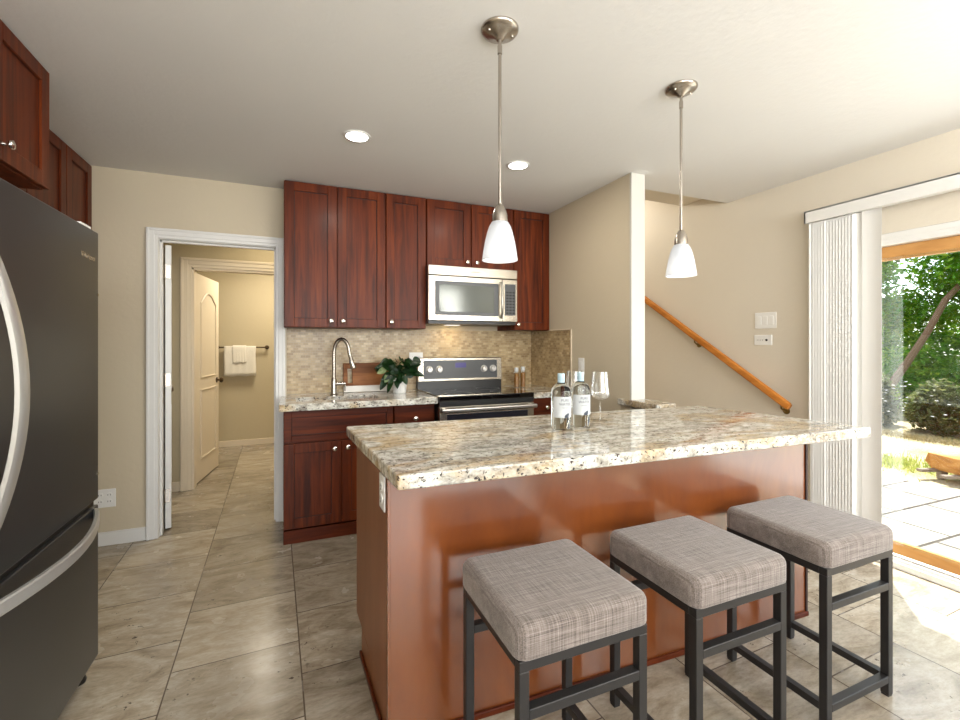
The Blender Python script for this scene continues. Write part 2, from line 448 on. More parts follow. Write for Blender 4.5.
def add_tube(bm, pts, r, n=12, cap=True, flat=None):
    pts = [Vector(p) for p in pts]
    rs = r if isinstance(r, (list, tuple)) else [r] * len(pts)
    t0 = (pts[1] - pts[0]).normalized()
    up = Vector((0, 0, 1)) if abs(t0.z) < .9 else Vector((1, 0, 0))
    u = t0.cross(up).normalized()
    rings = []
    for i, p in enumerate(pts):
        t = (pts[min(i + 1, len(pts) - 1)] - pts[max(i - 1, 0)]).normalized()
        u = (u - t * u.dot(t)).normalized(); w = t.cross(u)
        ring = []
        for k in range(n):
            a = 2 * PI * k / n
            f1 = flat[0] if flat else 1; f2 = flat[1] if flat else 1
            ring.append(bm.verts.new(p + u * math.cos(a) * rs[i] * f1 + w * math.sin(a) * rs[i] * f2))
        rings.append(ring)
    fs = []
    for i in range(len(rings) - 1):
        for k in range(n): fs.append(bm.faces.new((rings[i][k], rings[i][(k + 1) % n], rings[i + 1][(k + 1) % n], rings[i + 1][k])))
    if cap: fs += [bm.faces.new(list(reversed(rings[0]))), bm.faces.new(rings[-1])]
    bmesh.ops.recalc_face_normals(bm, faces=fs)
    return bm
def tube(pts, r, n=12, flat=None): return add_tube(bm_new(), pts, r, n, True, flat)
def obj(name, bm, m, parent=None, smooth=False, angle=40):
    """link bm (in the local space of parent's root) as one mesh object"""
    me = bpy.data.meshes.new(name); bm.to_mesh(me); bm.free()
    me.materials.append(M[m] if isinstance(m, str) else m)
    if smooth:
        for p in me.polygons: p.use_smooth = True
        try: me.set_sharp_from_angle(angle=math.radians(angle))
        except Exception: pass
    o = bpy.data.objects.new(name, me); lk(o)
    if parent: o.parent = parent
    return o
def tag(o, label=None, cat=None, group=None, kind=None):
    if label: o['label'] = label
    if cat: o['category'] = cat
    if group: o['group'] = group
    if kind: o['kind'] = kind
    return o
def thing(name, label, cat, loc=(0, 0, 0), rotz=0, group=None):
    o = bpy.data.objects.new(name, None); lk(o)
    o.empty_display_size = .1
    o.location = loc; o.rotation_euler = (0, 0, rotz)
    return tag(o, label, cat, group)
def single(name, bm, m, label, cat, loc=(0, 0, 0), smooth=False, group=None):
    """a thing that is one mesh; bm local to loc"""
    o = obj(name, bm, m, None, smooth); o.location = loc
    return tag(o, label, cat, group)
def struct(name, bm, m, parent=None, smooth=False):
    o = obj(name, bm, m, parent, smooth)
    if not parent: o['kind'] = 'structure'
    return o
def dup(root, loc, rotz=None, label=None):
    r = root.copy(); lk(r); r.location = loc
    if rotz is not None: r.rotation_euler = (0, 0, rotz)
    if label: r['label'] = label
    for ch in list(root.children):
        c = ch.copy(); lk(c); c.parent = r
        for g in list(ch.children):
            d = g.copy(); lk(d); d.parent = c
    return r
def text_bm(s, size, mtx, extrude=.0004):
    cu = bpy.data.curves.new('t', 'FONT'); cu.body = s; cu.size = size; cu.extrude = extrude
    cu.align_x = 'CENTER'; cu.align_y = 'CENTER'
    o = bpy.data.objects.new('t', cu); lk(o)
    dg = bpy.context.evaluated_depsgraph_get()
    me = bpy.data.meshes.new_from_object(o.evaluated_get(dg))
    bm = bm_new(); bm.from_mesh(me)
    bmesh.ops.transform(bm, matrix=mtx, verts=bm.verts)
    bpy.data.objects.remove(o); bpy.data.curves.remove(cu); bpy.data.meshes.remove(me)
    return bm

# ------------------------------------------------------------------ room shell
HC = 2.435
T = .11
# floor (whole ground storey)
struct('floor', box((-1.65, -3.6, -.12), (3.36, 6.6, 0)), 'floor')
bm = bm_new()
add_box(bm, (-1.65, -3.6, HC), (3.36, 2.575, HC + .12))
add_box(bm, (-1.65, 2.575, HC), (2.19, 6.6, HC + .12))
struct('ceiling', bm, 'ceiling')
# stairwell soffit: level, then sloping up with the stairs
bm = bm_new()
add_poly_x(bm, [(2.575, 2.536), (3.017, 2.536), (6.2, 4.45), (6.2, 4.6), (2.95, 2.66), (2.575, 2.66)], 2.19, 3.36)
struct('ceiling_stairwell', bm, 'wall_light')
# left wall
struct('wall_left', box((-1.65, -3.6, 0), (-1.54, 6.6, HC)), 'wall')
# door wall with opening
DX0, DX1, DZ = -.818, -.105, 2.0
bm = bm_new()
add_box(bm, (-1.54, 3.60, 0), (DX0 - .02, 3.71, HC)); add_box(bm, (DX1 + .02, 3.60, 0), (-.03, 3.71, HC))
add_box(bm, (DX0 - .02, 3.60, DZ + .02), (DX1 + .02, 3.71, HC))
struct('wall_back_left', bm, 'wall')
struct('wall_back', box((-.03, 3.715, 0), (2.08, 3.80, HC)), 'wall')
# side wall beside the range, ends towards the camera beside the stairs
bm = bm_new()
add_box(bm, (2.08, 2.372, 0), (2.19, 3.80, HC)); add_box(bm, (2.08, 3.80, 0), (2.19, 6.6, 4.6)); add_box(bm, (2.08, 2.575, HC + .12), (2.19, 3.8, 4.6))
struct('wall_side', bm, 'wall')
struct('wall_end', box((2.078, 2.352, 0), (2.192, 2.372, HC - .001), .003), 'wall_end_lit')  # end face of the side wall, its brightness put into the colour
# right wall with the sliding door opening
OY0, OY1, OZ = -.35, 1.78, 1.95
bm = bm_new()
add_box(bm, (3.25, -3.6, 0), (3.36, OY0, HC)); add_box(bm, (3.25, OY1, 0), (3.36, 2.575, HC))
add_box(bm, (3.25, OY0, OZ), (3.36, OY1, HC)); add_box(bm, (3.25, 2.575, 0), (3.36, 6.6, 4.6))
struct('wall_right', bm, 'wall_light')
struct('wall_stairwell', box((2.19, 6.2, 0), (3.25, 6.3, 4.6)), 'wall_light')
# rear wall (behind the camera), its unseen wide opening added to let daylight in
bm = bm_new()
add_box(bm, (-1.54, -3.6, 0), (3.25, -3.5, .5)); add_box(bm, (-1.54, -3.6, 2.3), (3.25, -3.5, HC))
add_box(bm, (-1.54, -3.6, .5), (-1.0, -3.5, 2.3)); add_box(bm, (2.9, -3.6, .5), (3.25, -3.5, 2.3))
struct('wall_front', bm, 'wall')
# hall and bathroom beyond the doorway
IX0, IX1 = -.815, -.10
bm = bm_new()
add_box(bm, (-1.54, 4.67, 0), (IX0, 4.78, HC)); add_box(bm, (IX1, 4.67, 0), (1.2, 4.78, HC)); add_box(bm, (IX0, 4.67, 1.975), (IX1, 4.78, HC))
struct('wall_hall', bm, 'wall_hall')
struct('wall_bathroom', box((-1.54, 6.44, 0), (1.3, 6.55, HC)), 'wall_hall')
struct('wall_hall_right', box((1.2, 3.80, 0), (1.3, 6.44, HC)), 'wall_hall')

# casings: stepped profile
def casing(name, x0, x1, ztop, yface, w, m, side=-1, bottom=0.0):
    bm = bm_new()
    for k, (a, c, d) in enumerate(((0, w, .012), (w * .30, w, .018), (w * .72, w * .96, .024))):
        y1 = yface + side * d
        add_box(bm, (x0 - c, yface, bottom), (x0 - a, y1, ztop + (c)), .002, 1)
        add_box(bm, (x1 + a, yface, bottom), (x1 + c, y1, ztop + (c)), .002, 1)
        add_box(bm, (x0 - a, yface, ztop + a), (x1 + a, y1, ztop + c), .002, 1)
    return struct(name, bm, m)
casing('trim_2', DX0, DX1, DZ + .004, 3.60, .066, 'trim')
bm = bm_new()
add_box(bm, (DX0 - .02, 3.60, 0), (DX0, 3.71, DZ)); add_box(bm, (DX1, 3.60, 0), (DX1 + .02, 3.71, DZ)); add_box(bm, (DX0 - .02, 3.60, DZ), (DX1 + .02, 3.71, DZ + .02))
add_box(bm, (DX1 - .012, 3.64, 0), (DX1, 3.668, DZ)); add_box(bm, (DX0, 3.64, 0), (DX0 + .012, 3.668, DZ)); add_box(bm, (DX0, 3.64, DZ - .012), (DX1, 3.668, DZ))
struct('trim_3', bm, 'trim')
casing('trim_4', IX0, IX1, 1.975, 4.67, .085, 'trim_cream_lit')
bm = bm_new()
add_box(bm, (IX0, 4.67, 0), (IX0 + .018, 4.78, 1.975)); add_box(bm, (IX1 - .018, 4.67, 0), (IX1, 4.78, 1.975)); add_box(bm, (IX0, 4.67, 1.957), (IX1, 4.78, 1.975))
struct('trim_5', bm, 'trim_cream_lit')
# baseboards
def baseboard(name, a, c, m='trim'):
    struct(name, box(a, c, .003, 1), m)
baseboard('baseboard_back_left', (-1.53, 3.586, 0), (DX0 - .068, 3.60, .088))
baseboard('baseboard_left', (-1.54, 2.3, 0), (-1.527, 3.585, .088))
baseboard('baseboard_hall', (-1.53, 4.656, 0), (IX0 - .087, 4.67, .085), 'trim_cream_lit')
baseboard('baseboard_bathroom', (-1.53, 6.426, 0), (1.2, 6.44, .075), 'trim_cream_lit')
baseboard('baseboard_right', (3.236, 1.80, 0), (3.25, 2.40, .085))
baseboard('baseboard_right_near', (3.236, -3.4, 0), (3.25, -.42, .085))

# hall door, swung open past a right angle: we see its hinge edge
def door_local(w, h, t, arch=True, m='trim'):
    """door slab lying in local x 0..w, y 0..t, z .01..h, raised mouldings on both faces"""
    bm = bm_new()
    add_box(bm, (0, 0, .012), (w, t, h), .002, 1)
    for yf, s in ((0, -1), (t, 1)):
        for (z0, z1, ar) in ((.22, .86, False), (.98, h - .16, arch)):
            x0, x1 = .11, w - .11
            pts = [(x0, z0), (x1, z0), (x1, z1 - (.10 if ar else 0))]
            if ar:
                for k in range(1, 10):
                    a = k / 10
                    pts.append((x1 + (x0 - x1) * a, z1 - .10 + .10 * math.sin(PI * a)))
            pts.append((x0, z1 - (.10 if ar else 0)))
            pts.append(pts[0])
            add_tube(bm, [(p[0], yf + s * .001, p[1]) for p in pts], .009, 6, False)
    return bm
def make_door(name, loc, rotz, w, h, m, knob_m, hinge_m, knob_z=.93, hz=(.25, 1.05, 1.75), knob=True):
    t = .036
    r = bpy.data.objects.new(name, None); lk(r); r.location = loc; r.rotation_euler = (0, 0, rotz); r['kind'] = 'structure'
    obj('door_slab', door_local(w, h, t), m, r)
    for z in hz:
        bm = box((-.002, .006, z - .045), (.0, t - .004, z + .045))
        add_tube(bm, [(-.006, t + .003, z - .048), (-.006, t + .003, z + .048)], .006, 8)
        add_box(bm, (-.022, t - .002, z - .045), (.0, t, z + .045))
        obj('hinge', bm, hinge_m, r)
    if knob:
        for s, y in ((-1, 0), (1, t)):
            bm = lathe([(.028, 0), (.028, s * .006), (.01, s * .008), (.01, s * .028), (.026, s * .034), (.028, s * .048), (.018, s * .06), (0, s * .062)], (w - .07, y, knob_z), 16, 'y')
            obj('door_knob', bm, knob_m, r, True)
    return r
make_door('door_1', (-.7725, 3.732, 0), math.radians(106), .69, 1.985, 'trim', 'nickel', 'nickel', hz=(.24, 1.045, 1.80))
make_door('door_2', (-.80, 4.80, 0), math.radians(82), .66, 1.945, 'trim_cream_lit', 'bronze', 'brass', knob_z=.92, hz=(.26, .98, 1.70))  # beige of this door is warm light put into its colour

# towel bar with towels
t = thing('towel_bar', 'dark metal towel bar on the bathroom wall, seen through the doorway', 'towel bar', (-.57, 6.44, 1.25))
obj('bar', tube([(-.30, -.06, 0), (.30, -.06, 0)], .009, 10), 'bronze', t, True)
for s in (-1, 1):
    bm = lathe([(.026, 0), (.026, -.008), (.010, -.012), (.010, -.07), (.016, -.075), (0, -.078)], (s * .28, 0, 0), 14, 'y')
    obj('bracket', bm, 'bronze', t, True)
def towel(name, x0, x1, zf, zb, y, th, label, seed):
    rnd = random.Random(seed)
    bm = bm_new(); nx = 14
    prof = []
    r = .012 + th
    for k in range(8): prof.append((y - r, zf + (0 - zf) * k / 8))
    for k in range(9):
        a = PI * k / 8
        prof.append((y - r * math.cos(a), r * math.sin(a) * .9))
    for k in range(1, 9): prof.append((y + r, zb * k / 8))
    grid = []
    ph = rnd.random() * 6
    for i in range(nx + 1):
        x = x0 + (x1 - x0) * i / nx; col = []
        for (yy, zz) in prof:
            d = min(1, max(0, -zz / .2))
            w = math.sin(i * 1.1 + ph) * .006 * d * (1 if yy < y else .3)
            col.append(bm.verts.new((x + math.sin(zz * 20 + ph) * .003, yy - abs(w), zz + (w * .8 if zz == zf else 0))))
        grid.append(col)
    for i in range(nx):
        for j in range(len(prof) - 1): bm.faces.new((grid[i][j], grid[i + 1][j], grid[i + 1][j + 1], grid[i][j + 1]))
    bmesh.ops.recalc_face_normals(bm, faces=bm.faces)
    o = single(name, bm, 'towel', label, 'towel', (-.57, 6.44, 1.25), True)
    md = o.modifiers.new('solid', 'SOLIDIFY'); md.thickness = .006; md.offset = 0
    return o
towel('bath_towel', -.20, .155, -.36, -.32, -.06, .004, 'large white bath towel folded over the bathroom towel bar', 1)
towel('hand_towel', -.105, .045, -.20, -.18, -.06, .014, 'small white hand towel hung on top of the bath towel', 2)

# ------------------------------------------------------------------ cabinets
KNOBS = [(.008, 0), (.008, -.004), (.0055, -.008), (.0055, -.016), (.013, -.021), (.0165, -.026), (.0150, -.031), (.008, -.034), (0, -.0345)]
def grooves(parent, x0, x1, z0, z1, t=.02, fr=.062):
    bm = bm_new(); y = -t + .0105; a, c, d, e = x0 + fr, x1 - fr, z0 + fr, z1 - fr
    for p, q in (((a, d), (a + .004, e)), ((c - .004, d), (c, e)), ((a, d), (c, d + .004)), ((a, e - .004), (c, e))):
        add_box(bm, (p[0], y, p[1]), (q[0], y + .001, q[1]))
    bmesh.ops.remove_doubles(bm, verts=bm.verts, dist=.0001)
    obj('glazed_groove', bm, 'cab_dark', parent)
def knob_at(parent, x, y, z):
    obj('knob', lathe(KNOBS, (x, y, z), 18, 'y'), 'chrome', parent, True)
def shaker(x0, x1, z0, z1, y, t=.02, fr=.062):
    """five-piece door, front face at y-t"""
    bm = bm_new(); bv = .0018
    add_box(bm, (x0, y - t, z0), (x0 + fr, y, z1), bv, 1); add_box(bm, (x1 - fr, y - t, z0), (x1, y, z1), bv, 1)
    add_box(bm, (x0 + fr, y - t, z0), (x1 - fr, y, z0 + fr), bv, 1); add_box(bm, (x0 + fr, y - t, z1 - fr), (x1 - fr, y, z1), bv, 1)
    add_box(bm, (x0 + fr - .002, y - t + .011, z0 + fr - .002), (x1 - fr + .002, y - .002, z1 - fr + .002))
    return bm
def cabinet(name, label, loc, w, depth, h, fronts, rotz=0, toe=0, cat='cabinet', group=None):
    """local: x 0..w, front of carcass y=0, back y=depth, z 0..h ; fronts: (kind,x0,x1,z0,z1,knobs)"""
    t = thing(name, label, cat, loc, rotz, group)
    bm = bm_new()
    add_box(bm, (0, .0, toe), (w, depth, h), .0015, 1)
    obj('carcass', bm, 'cab', t)
    if toe: obj('toe_board', box((.0, -.012, 0), (w, .05, toe - .004)), 'cab_h', t)
    for kind, x0, x1, z0, z1, knobs in fronts:
        if kind == 'door': p = obj('door', shaker(x0, x1, z0, z1, 0), 'cab', t)
        elif kind == 'drawer': p = obj('drawer', shaker(x0, x1, z0, z1, 0, .02, .045) if (z1 - z0) > .16 else box((x0, -.02, z0), (x1, 0, z1), .003, 1), 'cab_h', t)
        else: p = obj('false_front', shaker(x0, x1, z0, z1, 0, .02, .045), 'cab_h', t)
        if p.name.startswith('door'): grooves(p, x0, x1, z0, z1)
        elif (z1 - z0) > .16: grooves(p, x0, x1, z0, z1, .02, .045)
        for (kx, kz) in knobs: knob_at(p, kx, -.02, kz)
    return t
UY, UZ, UT = 3.395, 1.413, HC - .004
g = .0035
def upper(name, label, x0, x1, z0, doors, depth=.315):
    n = len(doors); w = x1 - x0
    fr = []
    for (a, c, kx) in doors: fr.append(('door', a - x0 + g, c - x0 - g, .003, UT - z0 - .004, [(kx - x0, .047)]))
    return cabinet(name, label, (x0, UY, z0), w, depth, UT - z0, fr)
upper('wall_cabinet', 'tall two-door cherry wall cabinet over the sink, next to the doorway', -.0466, .654, UZ, [(-.0466, .306, .261), (.306, .654, .343)])
upper('wall_cabinet', 'narrow one-door cherry wall cabinet just left of the microwave', .655, .966, UZ, [(.655, .966, .693)])
upper('wall_cabinet', 'short two-door cherry wall cabinet directly above the microwave', .970, 1.727, 1.905, [(.970, 1.342, 1.304), (1.342, 1.727, 1.386)])
upper('wall_cabinet', 'one-door cherry wall cabinet right of the microwave against the side wall', 1.730, 2.078, UZ, [(1.730, 2.078, 1.764)])
BY = 3.167
def base(name, label, x0, x1, fronts):
    return cabinet(name, label, (x0, BY, 0), x1 - x0, 3.712 - BY, .868, fronts, 0, .09)
base('base_cabinet', 'cherry sink base cabinet with two doors and a false drawer front, under the faucet', -.0466, .664,
     [('false', .003, .707, .655, .862, []), ('door', .003, .357, .10, .648, [(.315, .600)]), ('door', .362, .707, .10, .648, [(.40, .604)])])
base('base_cabinet', 'cherry base cabinet with one drawer, between sink cabinet and range', .667, .966,
     [('drawer', .003, .296, .715, .862, [(.15, .765)]), ('door', .003, .296, .10, .708, [(.05, .64)])])
base('base_cabinet', 'cherry base cabinet right of the range, mostly hidden behind the island', 1.742, 2.078,
     [('drawer', .003, .333, .715, .862, [(.16, .785)]), ('door', .003, .333, .10, .708, [(.05, .64)])])

# counters
CZ0, CZ1 = .869, .914
SX0, SX1, SY0, SY1 = .03, .58, 3.215, 3.44
bm = bm_new()
add_box(bm, (-.072, 3.075, CZ0), (SX0, 3.706, CZ1), .004); add_box(bm, (SX1, 3.075, CZ0), (.966, 3.706, CZ1), .004)
add_box(bm, (SX0 - .004, 3.075, CZ0), (SX1 + .004, SY0, CZ1), .004); add_box(bm, (SX0 - .004, SY1, CZ0), (SX1 + .004, 3.706, CZ1), .004)
for vv in bm.verts:  # keep the back left corner clear of the door wall
    if vv.co.y > 3.57 and vv.co.x < -.03: vv.co.y = 3.574
o = single('worktop', bm, 'granite2', 'speckled granite worktop holding the sink and potted plant, left of the range', 'countertop', (0, 0, 0))
single('worktop', box((1.744, 3.075, CZ0), (2.076, 3.706, CZ1), .004), 'granite2', 'short granite worktop right of the range holding the two oil bottles', 'countertop')
# sink
t = thing('kitchen_sink', 'undermount stainless steel sink set in the left granite worktop', 'sink', ((SX0 + SX1) / 2, (SY0 + SY1) / 2, .70))
bm = bm_new(); w2, d2 = (SX1 - SX0) / 2 - .001, (SY1 - SY0) / 2 - .001
for a, c in (((-w2, -d2, 0), (w2, d2, .006)), ((-w2, -d2, 0), (-w2 + .006, d2, .168)), ((w2 - .006, -d2, 0), (w2, d2, .168)), ((-w2, -d2, 0), (w2, -d2 + .006, .168)), ((-w2, d2 - .006, 0), (w2, d2, .168))):
    add_box(bm, a, c)
obj('basin', bm, 'steel', t)
obj('drain', lathe([(.045, .006), (.045, .009), (.03, .009), (.028, .007), (0, .007)], (0, 0, 0), 20), 'chrome', t)
# faucet
t = thing('faucet', 'brushed nickel gooseneck faucet with pull-down spray head behind the sink', 'faucet', (.292, 3.50, CZ1))
obj('base_ring', lathe([(.028, 0), (.028, .008), (.022, .014), (.020, .05), (.019, .12), (.015, .13), (0, .13)], n=24), 'nickel', t, True)
pts = [(0, 0, .12), (0, 0, .31)]
dirv = Vector((.92, -.40, 0)).normalized(); R_ = .058
for k in range(1, 11):
    a = PI * k / 10
    pts.append((dirv.x * R_ * (1 - math.cos(a)), dirv.y * R_ * (1 - math.cos(a)), .31 + 1.85 * R_ * math.sin(a)))
pts.append((dirv.x * .125, dirv.y * .125, .285))
obj('spout', tube(pts, .0138, 14), 'nickel', t, True)
sp = obj('spray_head', tube([(dirv.x * .124, dirv.y * .124, .29), (dirv.x * .130, dirv.y * .130, .26), (dirv.x * .146, dirv.y * .146, .205), (dirv.x * .148, dirv.y * .148, .198)], [.014, .0175, .022, .019], 16), 'nickel', t, True)
obj('spray_button', box((dirv.x * .12 - .006, dirv.y * .12 - .022, .235), (dirv.x * .12 + .006, dirv.y * .12 - .012, .262), .003), 'black_plastic', sp)
bm = tube([(0, 0, .085), (.05, -.005, .085), (.085, -.008, .085)], [.012, .012, .010], 12)
add_tube(bm, [(.078, -.006, .085), (.080, -.006, .03)], .006, 8)
obj('lever_handle', bm, 'nickel', t, True)
# backsplash
bm = bm_new()
add_box(bm, (-.03, 3.707, .913), (2.08, 3.7148, 1.4135)); add_box(bm, (2.0772, 3.049, .9145), (2.0798, 3.708, 1.4105))
t = thing('tile_backsplash', 'beige stone mosaic backsplash running behind the range and onto the side wall', 'backsplash', (0, 0, 0))
obj('mosaic', bm, 'mosaic', t)
bm = box((2.071, 3.040, .913), (2.0797, 3.049, 1.419)); add_box(bm, (2.071, 3.040, 1.4105), (2.0797, 3.37, 1.419))
obj('edge_trim', bm, 'trim_cream_lit', t)

# wall plates
def plate(name, label, loc, rotz, w, h, kind, cat):
    """local: plate on plane y=0, facing -y, centred"""
    t = thing(name, label, cat, loc, rotz)
    obj('cover_plate', box((-w / 2, -.006, -h / 2), (w / 2, 0, h / 2), .003), 'white_plastic', t)
    if kind == 'duplex':
        for s in (-1, 1):
            r = obj('receptacle', lathe([(.017, 0), (.017, -.009), (0, -.009)], (0, 0, s * .021), 20, 'y'), 'white_plastic', t)
            bm = bm_new()
            add_box(bm, (-.008, -.0096, s * .021 - .003), (-.0055, -.009, s * .021 + .006)); add_box(bm, (.0055, -.0096, s * .021 - .003), (.008, -.009, s * .021 + .006))
            add_lathe(bm, [(.003, -.009), (.003, -.0096), (0, -.0096)], (0, 0, s * .021 - .0095), 10, 'y')
            obj('slots', bm, 'dark_slot', r)
    elif kind == 'double_duplex':
        for sx in (-1, 1):
            for s in (-1, 1):
                r = obj('receptacle', lathe([(.016, 0), (.016, -.009), (0, -.009)], (sx * .024, 0, s * .021), 20, 'y'), 'white_plastic', t)
                bm = bm_new()
                for q in (-1, 1): add_box(bm, (sx * .024 + q * .0065 - .0013, -.0096, s * .021 - .003), (sx * .024 + q * .0065 + .0013, -.009, s * .021 + .006))
                obj('slots', bm, 'dark_slot', r)
    else:
        n = kind
        for i in range(n):
            cx = (i - (n - 1) / 2) * .046
            obj('rocker', box((cx - .0165, -.0095, -.033), (cx + .0165, -.005, .033), .002), 'white_plastic', t)
    return t
plate('wall_outlet', 'white wall outlet low on the beige wall beside the refrigerator', (-1.105, 3.60, .303), 0, .115, .118, 'double_duplex', 'outlet')
plate('wall_outlet', 'white outlet plate on the mosaic backsplash left of the range', (.972, 3.707, 1.165), 0, .118, .118, 'double_duplex', 'outlet')
plate('light_switch', 'white switch plate on the side wall right of the mosaic', (2.080, 2.91, 1.125), -PI / 2, .073, .125, 1, 'light switch')
plate('light_switch', 'white three-rocker switch plate high on the stairway wall above the handrail', (3.25, 2.252, 1.47), -PI / 2, .163, .120, 3, 'light switch')
t = thing('thermostat', 'small white horizontal control with a dark dot, below the three-rocker switch plate', 'switch', (3.25, 2.27, 1.325), -PI / 2)
obj('cover_plate', box((-.068, -.008, -.038), (.068, 0, .038), .003), 'white_plastic', t)
obj('dial', lathe([(.008, 0), (.008, -.012), (0, -.012)], (.030, 0, 0), 14, 'y'), 'dark_slot', t)
bm = bm_new()
for k in range(4): add_box(bm, (-.045 + k * .014, -.0086, -.003), (-.041 + k * .014, -.008, .003))
obj('indicator_marks', bm, 'panel_grey', t)

# ------------------------------------------------------------------ microwave
t = thing('microwave', 'stainless over-the-range microwave mounted under the short wall cabinet', 'microwave', (.957, 3.284, 1.452))
W = .757
obj('body', box((.004, .035, .02), (W - .004, .42, .45)), 'black_plastic', t)
vent = obj('vent_grille', box((0, .0, .372), (W, .036, .447), .004), 'appliance', t)
bm = text_bm('whirlpool', .020, Matrix.Translation((W / 2, -.0006, .41)) @ Matrix.Rotation(PI / 2, 4, 'X'))
for k in range(3): pass
obj('brand_logo', bm, 'panel_grey', vent)
d = obj('door', box((0, 0, .024), (.622, .035, .368), .004), 'appliance', t)
obj('window_frame', box((.052, -.002, .066), (.585, .001, .328), .001, 1), 'panel_grey', d)
obj('window', box((.085, -.0035, .092), (.545, -.0015, .302), .0005, 1), 'mw_window', d)
bm = tube([(.602, -.006, .055), (.602, -.036, .085), (.602, -.040, .20), (.602, -.036, .31), (.602, -.006, .34)], .0095, 12)
obj('handle', bm, 'steel', d, True)
cp = obj('control_panel', box((.625, 0, .024), (W, .035, .368), .004), 'appliance', t)
obj('keypad', box((.642, -.002, .075), (W - .018, .001, .330), .001, 1), 'panel_grey', cp)
bm = bm_new()
for r_ in range(8):
    for q in range(3): add_box(bm, (.654 + q * .029, -.0028, .088 + r_ * .024), (.654 + q * .029 + .019, -.0019, .088 + r_ * .024 + .012))
kp = obj('keys', bm, 'dark_slot', cp)
obj('underside', box((.006, .02, 0), (W - .006, .41, .022)), 'black_plastic', t)
obj('task_lamp_lens', box((.22, .22, -.002), (.34, .30, .001)), M['bulb'], t)
light('microwave_task_light', 'AREA', (1.26, 3.56, 1.445), 0.55, (1.0, .74, .36), .12, .05, (0, .35, -1))

# ------------------------------------------------------------------ range
t = thing('electric_range', 'stainless electric range with black glass cooktop under the microwave', 'range', (.972, 3.06, 0))
W = .765
obj('body', box((.003, .03, .03), (W - .003, .64, .89)), 'black_plastic', t)
ck = obj('cooktop', box((-.002, -.012, .885), (W + .002, .585, .921), .006), 'black_glass', t)
for cx, cy, rr in ((.2, .15, .10), (.56, .16, .085), (.2, .42, .075), (.56, .42, .10)):
    obj('burner_ring', lathe([(rr, .9212), (rr, .9216), (rr - .003, .9216), (rr - .003, .9212)], (cx, cy, 0), 40, 'z', True), 'panel_grey', ck)
od = obj('oven_door', box((.0, -.008, .21), (W, .03, .845), .004), 'appliance', t)
obj('oven_window', box((.055, -.011, .31), (W - .055, -.007, .79), .001, 1), 'oven_window', od)
bm = box((.0, -.068, .808), (W, -.046, .838), .008, 3)
for xx in (.02, W - .045): add_box(bm, (xx, -.05, .812), (xx + .025, -.006, .834))
obj('handle', bm, 'steel', od)
obj('front_strip', box((.0, -.006, .850), (W, .03, .884), .003), 'black_plastic', t)
dr = obj('storage_drawer', box((0, -.006, .04), (W, .03, .203), .004), 'appliance', t)
bgd = bm_new()
add_poly_x(bgd, [(.582, .92), (.582, .965), (.592, 1.165), (.615, 1.178), (.642, 1.178), (.642, .92)], -.002, W + .002)
bgo = obj('backguard', bgd, 'black_plastic', t)
def tilt_box(x0, x1, z0, z1, d0, d1, m, name, par, bev=.002):
    bm = box((x0, d0, z0), (x1, d1, z1), bev, 1)
    for v in bm.verts: v.co.y += .582 + (v.co.z - .965) * (.010 / .22)
    return obj(name, bm, m, par)
cpn = tilt_box(-.004, W + .004, .978, 1.178, -.012, .03, 'appliance', 'control_fascia', t, .006)
tilt_box(.045, W - .045, 1.000, 1.156, -.0135, -.011, 'panel_grey', 'control_glass', cpn)
tilt_box(.325, .425, 1.092, 1.134, -.0145, -.013, 'display', 'clock_display', cpn)
for kx in (.095, .182, .594, .680):
    bm = lathe([(.030, 0), (.030, -.004), (.024, -.008), (.023, -.026), (.020, -.030), (0, -.030)], (kx, .576, 1.080), 24, 'y')
    kn = obj('control_knob', bm, 'knob_steel', cpn, True)
    obj('pointer', box((kx - .002, .5455, 1.085), (kx + .002, .5465, 1.10)), 'dark_slot', kn)

# ------------------------------------------------------------------ small things on the worktops
t = thing('serving_board', 'dark wooden serving board with white marble strip, leaning on the backsplash behind the plant', 'cutting board', (.378, 3.64, CZ1))
def lean(bm, a=-.20):
    bmesh.ops.transform(bm, matrix=Matrix.Rotation(a, 4, 'X'), verts=bm.verts); return bm
bm = bm_new()
add_box(bm, (0, 0, .052), (.41, .016, .066), .002, 1); add_box(bm, (0, 0, .205), (.41, .016, .235), .004, 1)
add_box(bm, (0, 0, .06), (.032, .016, .21), .002, 1); add_box(bm, (.068, 0, .06), (.41, .016, .21), .002, 1)
add_box(bm, (.02, 0, .06), (.07, .016, .075), .002, 1); add_box(bm, (.02, 0, .19), (.07, .016, .21), .002, 1)
obj('wood_panel', lean(bm), 'walnut', t)
obj('marble_strip', lean(box((.0, -.001, .003), (.41, .017, .053), .002, 1)), 'marble', t)
